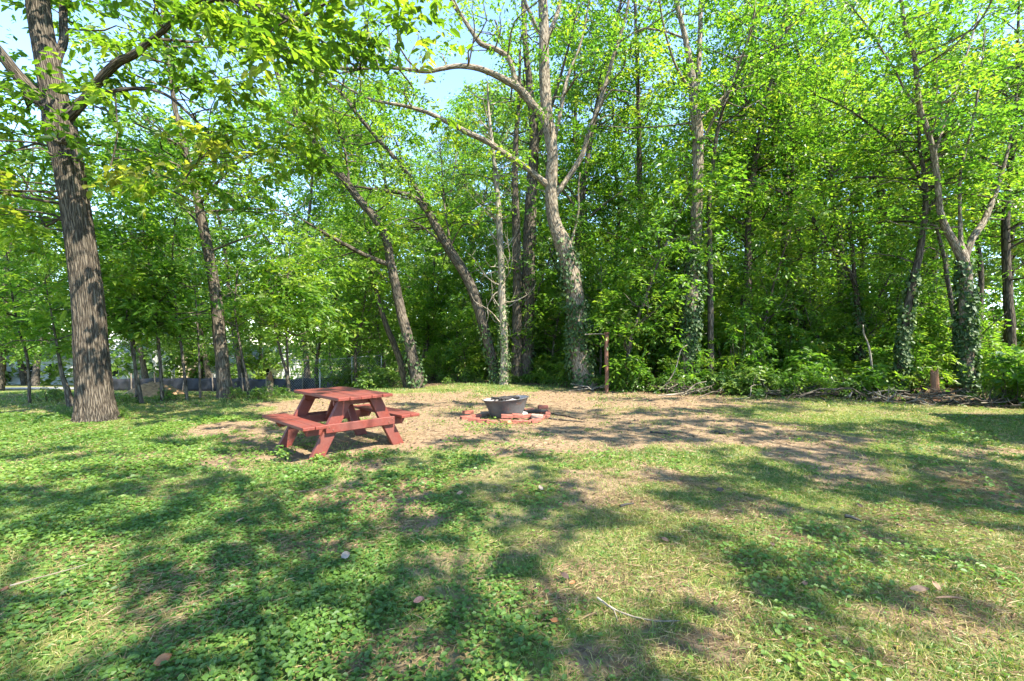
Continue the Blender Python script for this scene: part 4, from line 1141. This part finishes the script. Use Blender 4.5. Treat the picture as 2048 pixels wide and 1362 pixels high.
weed(636, 924, .10, 5, 2, "small weed at the foot of the table's nearest leg")
weed(680, 915, .09, 5, 3, "small pale weed under the edge of the picnic table")
weed(1110, 772, .25, 7, 4, "bright weed at the roots of the pale ivied tree")

# ------------------------------------------------------------------ picnic table
def picnic_table():
    ang = math.radians(-44.5)
    cx, cy_ = -2.37, 6.52
    g = float(gz(cx, cy_))
    root = empty("picnic_table", (cx, cy_, g - .005), ang, "small red painted wooden picnic table with two attached benches", "picnic table")
    rj = random.Random(3)
    # x axis = plank length (u), y axis = across (v)
    def plank(name, x, y, z, sx, sy, sz, rot=(0, 0, 0), parent=root):
        return bm_obj(name, box(0, 0, 0, sx, sy, sz, .005), M['paint'], parent, (x, y, z), rot)
    Lt = 1.42
    for i in range(5):
        y = (i - 2) * .152
        plank("tabletop_plank", rj.uniform(-.006, .006), y, .735 + rj.uniform(-.002, .002), Lt, .146, .04, (rj.uniform(-.006, .006), 0, rj.uniform(-.004, .004)))
    for s in (-1, 1):
        for k in range(2):
            y = s * (.585 + k * .148)
            plank("bench_plank", rj.uniform(-.006, .006), y, .425 + rj.uniform(-.002, .002), Lt, .142, .04, (rj.uniform(-.008, .008), 0, 0))
    for ex in (-1, 1):
        fx = ex * .52
        # legs: splayed boards in the frame plane
        for s in (-1, 1):
            top = np.array([s * .20, .712]); bot = np.array([s * .585, -.01])
            ln = np.linalg.norm(top - bot); a = math.atan2(top[1] - bot[1], top[0] - bot[0])
            bm = box(0, 0, 0, .065, ln + .06, .155, .004)
            # cut the ends level
            for v in bm.verts:
                end = 1 if v.co.y > 0 else -1
                v.co.y -= v.co.z / math.tan(a) * (1 if True else 0)
            for v in bm.verts:
                v.co.y *= (ln) / (ln + .06)
            bm_obj("leg", bm, M['paint'], root, (fx, (top[0] + bot[0]) / 2, (top[1] + bot[1]) / 2), (a, 0, 0))
        # long beam under the benches, inside of the legs, with tapered ends
        bm = box(0, 0, 0, .045, 1.46, .11, .003)
        for v in bm.verts:
            if abs(v.co.y) > .6 and v.co.z < 0: v.co.y *= .915
        bm_obj("bench_beam", bm, M['paint'], root, (fx - ex * .057, 0, .348))
        # short rail across the outside of the legs
        plank("cross_rail", fx + ex * .055, 0, .372, .042, .96, .105)
        plank("top_cleat", fx - ex * .057, 0, .672, .045, .66, .08)
        # diagonal brace
        zt, zb = .70, .33
        xb, xt = fx - ex * .10, fx - ex * .36
        ln = math.hypot(zt - zb, xt - xb); a = math.atan2(zt - zb, xt - xb)
        plank("brace", (xb + xt) / 2, ex * .003, (zt + zb) / 2, ln, .085, .038, (0, -a, 0))
    # bolts
    for ex in (-1, 1):
        for s in (-1, 1):
            for q in (-.025, .025):
                import bmesh
                bm = bmesh.new(); bmesh.ops.create_cone(bm, cap_ends=True, segments=8, radius1=.011, radius2=.008, depth=.008)
                bm_obj("bolt", bm, M['rust'], root, (ex * (.52 + .079), s * (.415 + q), .372 + q * .8), (0, ex * math.pi / 2, 0))
picnic_table()

# ------------------------------------------------------------------ fire bowl, bricks, ash
FB = G(1014, 835)
def fire_bowl():
    import bmesh
    tilt = math.radians(-4.5)
    root = empty("fire_bowl", (FB[0], FB[1], FB[2] + .01), 0, "grey steel fire bowl with flared rim, full of charred wood", "fire bowl")
    root.rotation_euler = (math.radians(-1.5), tilt, 0)
    prof = [(.02, .0), (.26, .0), (.285, .015), (.31, .06), (.345, .15), (.38, .24), (.415, .315), (.44, .345), (.447, .352), (.444, .360), (.432, .358)]
    inn = [(.432, .358), (.40, .315), (.37, .25), (.345, .20)]
    def lathe(name, prof, mat, seg=48):
        V = []; Q = []
        for r, z in prof:
            for k in range(seg):
                a = 2 * math.pi * k / seg; w = 1 + .008 * math.sin(3 * a + 1) + .005 * math.sin(7 * a)
                V.append((r * math.cos(a) * w, r * math.sin(a) * w, z + .004 * math.sin(2 * a + .5)))
        for i in range(len(prof) - 1):
            for k in range(seg): Q.append((i * seg + k, i * seg + (k + 1) % seg, (i + 1) * seg + (k + 1) % seg, (i + 1) * seg + k))
        return obj(name, make_mesh(name, np.array(V), None, np.array(Q), smooth=True), mat, root)
    lathe("shell", prof, M['bowl']); lathe("liner", [(r - .002, z + .001) for r, z in inn], M['bowl_in'])
    r_ = np.random.default_rng(8)
    # bed of ash, heaped
    V = [(0, 0, .30)]; Q = []; T = []
    rings, seg = 9, 36
    for i in range(1, rings + 1):
        rr = .395 * i / rings
        for k in range(seg):
            a = 2 * math.pi * k / seg
            V.append((rr * math.cos(a), rr * math.sin(a), .335 - .05 * (i / rings) ** 2 + r_.normal() * .008))
    for k in range(seg): T.append((0, 1 + k, 1 + (k + 1) % seg))
    for i in range(rings - 1):
        for k in range(seg):
            a0 = 1 + i * seg; Q.append((a0 + k, a0 + seg + k, a0 + seg + (k + 1) % seg, a0 + (k + 1) % seg))
    obj("ash_bed", make_mesh("ash_bed", np.array(V), np.array(T), np.array(Q), smooth=True), M['ash'], root)
    # charred logs lying in it are separate things
    for i in range(9):
        a = r_.uniform(0, 6.28); rr = r_.uniform(0, .24); ln = r_.uniform(.12, .34); th = r_.uniform(0, 3.14)
        c = np.array([rr * math.cos(a), rr * math.sin(a) * .9, .355 + r_.uniform(0, .02)])
        dv = np.array([math.cos(th), math.sin(th), r_.uniform(-.1, .25)]) * ln / 2
        b = Bag(); p, q = resample([c - dv, c + r_.normal(size=3) * .008, c + dv], [.022 * r_.uniform(.6, 1.2), .026 * r_.uniform(.7, 1.2), .018], .04)
        b.add(tube(p + np.array([FB[0], FB[1], FB[2]]), q, 8, .12, i))
        tag(obj("charred_log", b.mesh("charred_log"), M['char']), "charred piece of wood lying in the fire bowl", "firewood", "charred wood in the fire bowl")
fire_bowl()

def bricks():
    r_ = random.Random(12)
    meshes = []
    for k, m in enumerate(('brick', 'brick', 'brick_pale')):   # three worn shapes
        bm = box(0, 0, 0, .205, .098, .062, .006)
        for v in bm.verts: v.co += Vector((r_.uniform(-.008, .006), r_.uniform(-.006, .005), r_.uniform(-.005, .004)))
        me = bpy.data.meshes.new("brick"); bm.to_mesh(me); bm.free(); me.materials.append(M[m]); meshes.append(me)
    def put(px, py, rz, z=0.0, k=0, rx=0.0):
        g = G(px, py)
        o = obj("brick", meshes[k], None, None, (g[0], g[1], float(gz(g[0], g[1])) + .026 + z), (rx + r_.uniform(-.1, .1), r_.uniform(-.09, .09), rz + r_.uniform(-.12, .12)))
        tag(o, ["loose red brick in the broken ring round the fire bowl", "loose red brick in the broken ring round the fire bowl", "pale dusty brick in the broken ring round the fire bowl"][k], "brick",
            "red bricks round the fire bowl" if k < 2 else "pale bricks round the fire bowl")
    for px, py, rz, z, k in [(932, 838, .5, 0, 0), (948, 842, -.25, 0, 0), (966, 845, -.2, 0, 1), (984, 847, .1, 0, 0), (936, 833, .6, .06, 1), (952, 835, .2, .0, 0),
                             (1012, 846, 0, 0, 0), (1014, 842, .05, .06, 0), (1032, 847, .1, 0, 1), (1050, 847, -.15, 0, 0), (1052, 840, .1, .05, 1), (1070, 845, .5, 0, 0), (1036, 841, .1, .06, 0),
                             (1080, 840, 1.1, 0, 1), (1092, 836, 1.3, 0, 0), (1096, 831, 1.5, .0, 0), (1088, 826, .4, .0, 1), (1086, 822, .3, .06, 0), (1068, 838, .6, .0, 2), (964, 832, .9, 0, 2), (972, 829, .2, 0, 2), (1074, 842, -.3, .06, 2), (1000, 823, .1, 0, 0), (1030, 822, -.1, 0, 1), (1058, 823, .2, 0, 0)]:
        put(px, py, rz, z, k)
    # flat grey stones under the right side, and a dark steel plate
    import bmesh
    for i, (px, py, sx, sy, sz, rz, m, lab) in enumerate([(1042, 834, .26, .17, .10, .2, 'stone', "rounded pale stone leaning against the fire bowl's foot"), (1068, 834, .42, .2, .05, .1, 'stone', "flat grey stone slab beside the fire bowl"),
                                                          (1072, 829, .48, .12, .05, .06, 'char', "charred black timber lying on the slab beside the bowl")]):
        g = G(px, py); bm = bmesh.new(); bmesh.ops.create_icosphere(bm, subdivisions=3, radius=.5)
        for v in bm.verts:
            q = v.co.copy(); n_ = .06 * math.sin(7 * q.x + i) + .05 * math.sin(9 * q.y + 2 * i)
            e = 1.0 / max(abs(q.x), abs(q.y), abs(q.z)) * .5
            v.co = Vector((q.x * (1 + n_) * sx * (.55 + .45 * e * .7) * 1.3, q.y * (1 + n_) * sy * 1.2, (q.z * (1 + n_) + .3) * sz * 1.3))
        o = bm_obj("stone" if m == 'stone' else "charred_timber", bm, M[m], None, (g[0], g[1], g[2] + (.05 if i == 2 else .0)), (0, 0, rz), smooth=True)
        tag(o, lab, "stone" if m == 'stone' else "timber")
bricks()

# fallen sticks near the pit and on the lawn
def stick(pts_px, r, mat, lab, name="fallen_branch", lift=.012, group=None):
    p = []
    for px, py in pts_px:
        g = G(px, py); p.append([g[0], g[1], g[2] + lift + random.uniform(0, .01)])
    S, R_ = resample(p, np.linspace(r, r * .45, len(p)), .06)
    b = Bag(); b.add(tube(S, R_, 7, .08, len(lab)))
    tag(obj(name, b.mesh(name), M[mat]), lab, "branch", group)
stick([(1098, 838), (1115, 840), (1140, 843), (1168, 845)], .02, 'bark', "thick stick lying right of the brick ring")
stick([(1100, 828), (1135, 834), (1165, 840)], .022, 'bark', "thinner stick lying behind the thick stick by the bricks")
stick([(1195, 1208), (1215, 1222), (1235, 1235), (1270, 1246), (1310, 1254), (1360, 1255)], .006, 'bark_dead', "thin pale bent twig lying in the near lawn", "fallen_twig", .03)
stick([(1205, 1215), (1228, 1232), (1236, 1255)], .005, 'bark_dead', "short side twig touching the pale bent twig", "fallen_twig", .028)
stick([(20, 1186), (80, 1170), (140, 1152), (175, 1140)], .005, 'bark_dead', "straight thin twig in the weeds on the near left", "fallen_twig", .035)
stick([(590, 992), (640, 985), (675, 974)], .006, 'bark', "thin grey twig in the grass before the picnic table", "fallen_twig", .03)
stick([(1300, 866), (1325, 868), (1345, 872)], .014, 'char', "short dark stick on the bare soil", "fallen_branch")
stick([(1430, 866), (1445, 869), (1452, 868)], .02, 'char', "short dark chunk of wood on the bare soil", "fallen_branch")
stick([(1240, 1021), (1252, 1017), (1268, 1014)], .012, 'char', "curved dark twig on a sunny patch of lawn", "fallen_twig", .03)
stick([(1690, 1040), (1705, 1042), (1722, 1049)], .016, 'bark', "stubby brown stick in the clover", "fallen_twig", .03)

# fallen leaves
def fallen_leaf(px, py, L, W, rz, tilt, mat, lab, grp=None):
    L *= .72; W *= .72
    g = G(px, py)
    u = np.linspace(0, 1, 9); V = []; Q = []
    prof = np.sin(np.clip(u, 0, 1) * math.pi) ** .75
    for i, t in enumerate(u):
        for s in (-1, -.5, 0, .5, 1):
            V.append((t * L - L / 2, s * prof[i] * W / 2, .02 * math.sin(t * 3) * L * 3 + abs(s) * W * .22 + .012 * math.sin(5 * t + s * 3) * W * 4))
    for i in range(8):
        for k in range(4): Q.append((i * 5 + k, i * 5 + 5 + k, i * 5 + 6 + k, i * 5 + 1 + k))
    o = obj("fallen_leaf", make_mesh("fallen_leaf", np.array(V), None, np.array(Q), smooth=True), M[mat], None, (g[0], g[1], g[2] + .035), (tilt, -.15, rz))
    tag(o, lab, "leaf", grp)
fallen_leaf(1838, 1192, .13, .055, -.35, .5, 'fallen', "dry tan leaf lying left in a group of three on the lawn")
fallen_leaf(1872, 1186, .12, .045, 1.2, .2, 'fallen', "dry tan leaf standing upright in a group of three")
fallen_leaf(1898, 1212, .16, .05, -.35, -.2, 'fallen', "long tan leaf pointing away from a group of three")
fallen_leaf(690, 1122, .09, .07, .9, .7, 'fallen_pale', "bleached curled leaf in the lawn before the table")
fallen_leaf(838, 1216, .085, .075, .3, .1, 'fallen_pink', "broad faded pink leaf flat in the weeds")
fallen_leaf(325, 1338, .10, .07, .9, .5, 'fallen_org', "orange brown curled leaf in the near weeds")
fallen_leaf(10, 1192, .06, .05, .2, .4, 'fallen_org', "small yellow orange leaf in the near left weeds")
fallen_leaf(1110, 1256, .07, .04, -.6, .4, 'fallen_org', "small reddish leaf in the near lawn")
fallen_leaf(1440, 988, .10, .07, -.2, .6, 'fallen_dark', "dark brown curled leaf at the shadow's edge")
fallen_leaf(1145, 1178, .06, .035, .1, .3, 'fallen_org', "small rusty leaf beside a straw tuft")
fallen_leaf(1080, 984, .09, .07, 1.2, .7, 'fallen_pale', "pale leaf upright in the sunny grass")
fallen_leaf(920, 995, .09, .07, .2, .3, 'fallen', "tan leaf in the lit grass between table and shade")
fallen_leaf(1020, 850, .15, .12, .5, .6, 'fallen_org', "big orange leaf against the front bricks")
for i, (px, py) in enumerate([(1705, 962), (1720, 1020), (1560, 838), (1640, 822), (1770, 830), (1800, 1062), (1400, 940), (760, 1010), (430, 905), (380, 935), (190, 945), (480, 1050), (1110, 1075), (1130, 1165), (1545, 1100), (1610, 1180), (1960, 870), (1990, 880), (1330, 1090), (960, 1170), (620, 1160), (1290, 822), (1215, 905), (880, 930)]):
    fallen_leaf(px, py, random.uniform(.05, .10), random.uniform(.03, .06), random.uniform(0, 6), random.uniform(-.5, .6), random.choice(['fallen_dark', 'fallen', 'fallen_dark']), "small brown dead leaf lying in the grass", "small dead leaves in the grass")

# ------------------------------------------------------------------ rusty T post
def t_post():
    g = G(1213, 786)
    root = empty("clothes_line_post", g, 0, "rusty brown T shaped post beside the ivied tree trunk", "post")
    S, R_ = resample([(0, 0, -.1), (.01, 0, .5), (-.005, 0, 1.1), (.012, 0, 1.64)], [.055, .053, .051, .051], .1)
    b = Bag(); b.add(tube(S, R_, 12, .03, 2)); obj("pole", b.mesh("pole"), M['rust'], root)
    bm_obj("pole_cap", box(0, 0, 1.655, .14, .13, .04, .01), M['rust'], root)
    S, R_ = resample([(.05, .02, 1.625), (-.3, .0, 1.632), (-.60, -.02, 1.615)], [.016, .016, .014], .1)
    b = Bag(); b.add(tube(S, R_, 8, 0, 4)); obj("arm", b.mesh("arm"), M['bark_dead'], root)
t_post()

# ------------------------------------------------------------------ stumps and brush
def stump(px, py, h, r, lab, mat_top, mat_side, seed, cap=False):
    rng = np.random.default_rng(seed); g = G(px, py); root = empty("tree_stump", g, 0, lab, "stump")
    seg, rings = 22, 16; V = []; Q = []
    for i in range(rings + 1):
        t = i / rings
        for k in range(seg):
            a = 2 * math.pi * k / seg
            rr = r * (1 + .9 * math.exp(-t * 9)) * (1 + .10 * math.sin(3 * a + seed) + .07 * math.sin(7 * a + 3 * t) + .02 * rng.normal()) * (1 - .12 * t)
            top = h * (1 + (.10 * math.sin(a * 2 + seed) + .05 * rng.normal()) * (t ** 4))
            V.append((rr * math.cos(a) + .03 * t * math.sin(seed), rr * math.sin(a), -.05 + t * top))
    for i in range(rings):
        for k in range(seg): Q.append((i * seg + k, i * seg + (k + 1) % seg, (i + 1) * seg + (k + 1) % seg, (i + 1) * seg + k))
    V.append((0, 0, h * .96)); T = [(rings * seg + k, rings * seg + (k + 1) % seg, len(V) - 1) for k in range(seg)]
    V = np.array(V)
    obj("trunk", make_mesh("trunk", V, np.array(T), np.array(Q), {"bark": V * 1.0}, smooth=True), M[mat_side], root)
    if cap:   # splintered spike above
        S, R_ = resample([(0, 0, h * .8), (.01, 0, h * 1.05), (.03, .01, h * 1.32)], [r * .85, r * .6, .02], .06)
        b = Bag(); b.add(tube(S, R_, 12, .12, seed)); obj("splinter", b.mesh("splinter"), M[mat_top], root)
    return root
stump(1870, 801, .74, .085, "orange barkless stump standing in the brush at the wood's edge", 'cutwood', 'cutwood', 4)
stump(539, 786, .55, .115, "tall grey brown stump with an orange splintered top beyond the table", 'cutwood', 'bark_pale', 6, True)

def brush_pile(px, py, wx, n, hz, seed, lab):
    rng = np.random.default_rng(seed); g = G(px, py); root = empty("brush_pile", g, 0, lab, "brush pile")
    for i in range(n):
        c = np.array([rng.uniform(-wx, wx), rng.uniform(-.25, .35), rng.uniform(.02, hz)]); th = rng.normal() * .8
        ln = rng.uniform(.4, 1.3); dv = np.array([math.cos(th), math.sin(th) * .6, rng.uniform(-.25, .35)]) * ln / 2
        p = [c - dv, c + rng.normal(size=3) * .07, c + dv * .6 + rng.normal(size=3) * .06, c + dv + rng.normal(size=3) * .08]
        p = np.array(p); p[:, 2] = np.maximum(p[:, 2], .01)
        r0 = rng.uniform(.006, .022); S, R_ = resample(p, [r0, r0 * .9, r0 * .7, r0 * .4], .1)
        b = Bag(); b.add(tube(S, R_, 6, .08, i))
        for q in range(2):
            m = rng.integers(1, len(S) - 1); e = S[m] + unit(rng.normal(size=3) + [0, 0, .4]) * rng.uniform(.15, .4); e[2] = max(e[2], .01)
            s2, r2 = resample([S[m], (S[m] + e) / 2 + rng.normal(size=3) * .03, e], [r0 * .5, r0 * .4, .003], .1); b.add(tube(s2, r2, 5, 0, q))
        obj("branch", b.mesh("branch"), M[['bark_dead', 'bark', 'bark', 'bark_dark'][rng.integers(4)]], root)
brush_pile(1720, 803, 1.0, 26, .22, 1, "long heap of dead grey brush left of the orange stump")
brush_pile(1880, 808, .55, 24, .28, 2, "heap of dead twigs round the orange stump's foot")
brush_pile(2010, 812, .6, 18, .22, 3, "dead brush heap beneath the thick forked trunk")
brush_pile(1560, 797, .9, 18, .16, 4, "thin scatter of dead sticks below the bushes")
brush_pile(1385, 792, .6, 16, .25, 5, "dead sticks at the foot of the forked ivy trunk")
brush_pile(1185, 781, .5, 10, .16, 6, "bare roots and sticks at the foot of the pale ivied tree")

def loose_stick(pts, r, d, lab):
    S, R_ = resample([P(x, y, d) for x, y in pts], np.linspace(r, r * .5, len(pts)), .08)
    b = Bag(); b.add(tube(S, R_, 7, .06, 3)); tag(obj("fallen_branch", b.mesh("fallen_branch"), M['bark_dead']), lab, "branch")
loose_stick([(1747, 775), (1742, 720), (1737, 690), (1728, 668), (1726, 650)], .03, 12.6, "broken pale branch standing upright in the bushes")
loose_stick([(1300, 792), (1330, 770), (1350, 740), (1362, 700), (1375, 690)], .022, 12.9, "dark bent branch propped against the forked ivy trunk")
loose_stick([(1330, 770), (1350, 780), (1366, 792)], .014, 12.8, "thin pale stick lying under the propped bent branch")

# ------------------------------------------------------------------ beyond the lawn on the left
def silt_fence():
    path = np.array([(-17.9, 20.95), (-16.3, 20.9), (-14, 20.6), (-11.5, 20.0), (-9, 19.2), (-6.8, 18.6), (-4.6, 17.6)])
    t = np.linspace(0, len(path) - 1, 120); c = np.stack([np.interp(t, np.arange(len(path)), path[:, k]) for k in (0, 1)], -1)
    root = empty("silt_fence", (c[60, 0], c[60, 1], float(gz(*c[60]))), 0, "low black silt fence sagging between stakes beyond the saplings", "fence")
    b = np.array(root.location); V = []; Q = []
    for i in range(120):
        w = .05 * math.sin(i * .9) + .03 * math.sin(i * 2.3)
        sag = .05 * abs(math.sin(i * math.pi / 12))
        z0 = float(gz(*c[i])) - .03
        for k in range(5):
            V.append((c[i, 0], c[i, 1] + w * math.sin(k * 1.1), z0 + (.62 - sag) * k / 4))
        if i:
            for k in range(4): Q.append(((i - 1) * 5 + k, i * 5 + k, i * 5 + k + 1, (i - 1) * 5 + k + 1))
    V = np.array(V) - b
    me = make_mesh("fabric", V, None, np.array(Q), smooth=True)
    o = obj("fabric", me, M['fabric'], root); md = o.modifiers.new("thick", 'SOLIDIFY'); md.thickness = .008
    for i in range(0, 120, 12):
        z0 = float(gz(*c[i]))
        bm_obj("stake", box(0, 0, 0, .035, .035, .95, .003), M['stake'], root, Vector((c[i, 0], c[i, 1] - .06, z0 + .33)) - root.location, (random.uniform(-.06, .06), random.uniform(-.08, .08), 0))
silt_fence()

def mound(px, py, rx, ry, h, mat, lab, cat, name, seed):
    g = G(px, py); rng = np.random.default_rng(seed); n = 28; V = []; Q = []
    for i in range(n + 1):
        for j in range(n + 1):
            u = i / n * 2 - 1; v = j / n * 2 - 1; rr = math.hypot(u, v)
            x = g[0] + u * rx; y = g[1] + v * ry
            V.append((x - g[0], y - g[1], float(gz(x, y)) - g[2] + h * max(0, 1 - rr ** 2) * (1 + .12 * math.sin(5 * u + seed) + .08 * rng.normal()) - .03))
    for i in range(n):
        for j in range(n): a = i * (n + 1) + j; Q.append((a, a + n + 1, a + n + 2, a + 1))
    tag(obj(name, make_mesh(name, np.array(V), None, np.array(Q), smooth=True), M[mat], None, g), lab, cat)
mound(307, 790, .85, .7, .32, 'mulch', "low orange heap of bark mulch behind the saplings", "mulch heap", "mulch_heap", 2)
mound(505, 768, 1.4, .9, .55, 'rock', "pale heap of rubble behind the black fence", "rubble heap", "rubble_heap", 5)

def house(name, x, y, rz, w, dp, hw, hr, wall, roof, lab, gable_front=False, wins=(), parts=True, door=None, chimney=False):
    z = float(gz(x, y)) - .15
    root = empty(name, (x, y, z), rz, lab, "house")
    bm_obj("wall", box(0, dp / 2, hw / 2, w, dp, hw), M[wall], root)
    ov = .45
    if gable_front:
        V = [(-w / 2 - ov, -ov, hw - .12), (0, -ov, hw + hr), (w / 2 + ov, -ov, hw - .12), (-w / 2 - ov, dp + ov, hw - .12), (0, dp + ov, hw + hr), (w / 2 + ov, dp + ov, hw - .12)]
        Fq = [(0, 1, 4, 3), (1, 2, 5, 4)]
        gv = [(-w / 2, .002, hw), (w / 2, .002, hw), (0, .002, hw + hr - .15)]; bk = [(-w / 2, dp, hw), (w / 2, dp, hw), (0, dp, hw + hr - .15)]
    else:
        V = [(-w / 2 - ov, -ov, hw - .12), (w / 2 + ov, -ov, hw - .12), (-w / 2 - ov, dp / 2, hw + hr), (w / 2 + ov, dp / 2, hw + hr), (-w / 2 - ov, dp + ov, hw - .12), (w / 2 + ov, dp + ov, hw - .12)]
        Fq = [(0, 1, 3, 2), (2, 3, 5, 4)]
        gv = [(-w / 2, 0, hw), (-w / 2, dp, hw), (-w / 2, dp / 2, hw + hr - .15)]; bk = [(w / 2, 0, hw), (w / 2, dp, hw), (w / 2, dp / 2, hw + hr - .15)]
    o = obj("roof", make_mesh("roof", np.array(V, float), None, np.array(Fq)), M[roof], root); md = o.modifiers.new("thick", 'SOLIDIFY'); md.thickness = .14
    obj("gable", make_mesh("gable", np.array(gv + bk, float), np.array([(0, 1, 2), (3, 5, 4)])), M[wall], root)
    if chimney: bm_obj("chimney", box(w * .25, dp * .5, hw + hr * .9, .7, .7, 1.6), M['brickwall'], o)
    for wx, wz, ww, wh in wins:
        wn = bm_obj("window", box(wx, -.03, wz, ww + .24, .08, wh + .24, .01), M['trim'], root)
        bm_obj("pane", box(wx, -.075, wz + wh / 4 + .01, ww, .02, wh / 2 - .04), M['glass'], wn)
        bm_obj("pane", box(wx, -.075, wz - wh / 4 - .01, ww, .02, wh / 2 - .04), M['glass'], wn)
    if door:
        dd = bm_obj("door", box(door, -.03, 1.05, .95, .07, 2.1, .01), M['wood_trim'], root)
        bm_obj("handle", box(door + .36, -.085, 1.02, .05, .04, .12, .01), M['galv'], dd)
    return root
house("house", -47, 50, .15, 12, 8, 3.2, 2.6, 'siding', 'shingle', "white sided house with pale roof seen through the left saplings", False, [(-4, 1.7, 1.1, 1.4), (-1.5, 1.7, 1.1, 1.4), (4, 1.7, 1.1, 1.4)], door=1.4)
house("house", -56.5, 46, .25, 7, 8, 3.3, 2.2, 'brickwall', 'shingle_br', "orange brick house beside the white house", True, [(-1.5, 1.7, 1.2, 1.3), (1.5, 1.7, 1.2, 1.3)])
house("house", -43, 63, -.1, 9, 9, 3.6, 3.2, 'siding_tan', 'shingle', "tan house with a gable front beyond the road", True, [(-2.5, 2.0, 1.2, 1.5), (2.2, 2.0, 1.2, 1.5), (0, 4.6, .9, 1.0)], door=.2)
house("house", -33, 58, .05, 9, 6, 2.9, 1.9, 'siding', 'shingle', "low white outbuilding right of the tan gabled house", False, [(-2.6, 1.6, 1.1, 1.2), (2.4, 1.6, 1.1, 1.2)])
house("house", 14.35, 2.0, 0, 8.6, 5.8, 2.55, 1.5, 'siding', 'shingle', "white house just right of the clearing casting a straight edged shadow", False, [(-2, 1.4, 1, 1.2), (2, 1.4, 1, 1.2)])

# chain link fence on the slope
def wire_fence():
    pts_ = [(-8.1, 16.9), (-7.0, 17.1), (-5.9, 17.3), (-4.9, 17.6)]
    root = empty("wire_fence", (-6.5, 17.2, float(gz(-6.5, 17.2))), 0, "galvanised wire mesh fence beyond the picnic table", "fence")
    for x, y in pts_:
        z = float(gz(x, y)); S, R_ = resample([(x, y, z - .1), (x, y, z + .6), (x, y, z + 1.25)], [.025] * 3, .3)
        b = Bag(); b.add(tube(S - np.array(root.location), R_, 8, 0, 1)); obj("post", b.mesh("post"), M['galv'], root)
    for (x0, y0), (x1, y1) in zip(pts_[:-1], pts_[1:]):
        b = Bag()
        A = np.array([x0, y0, float(gz(x0, y0))]); B = np.array([x1, y1, float(gz(x1, y1))])
        for s in (1, -1):
            for k in range(-10, 14):
                t0, t1 = k / 14, k / 14 + .75 * 1.1
                a, bb = (t0, t1)
                z0, z1 = (0.05, 1.18) if s > 0 else (1.18, .05)
                lo, hi = max(0, a), min(1, bb)
                if hi <= lo: continue
                f = lambda t: z0 + (z1 - z0) * (t - a) / (bb - a)
                p = np.array([A + (B - A) * lo + [0, 0, f(lo)], A + (B - A) * hi + [0, 0, f(hi)]])
                b.add(tube(p - np.array(root.location), np.array([.0022, .0022]), 4, 0, 1))
        for zz in (1.2,):
            b.add(tube(np.array([A + [0, 0, zz], B + [0, 0, zz]]) - np.array(root.location), np.array([.014, .014]), 6, 0, 1))
        obj("mesh_panel", b.mesh("mesh_panel"), M['galv'], root)
wire_fence()
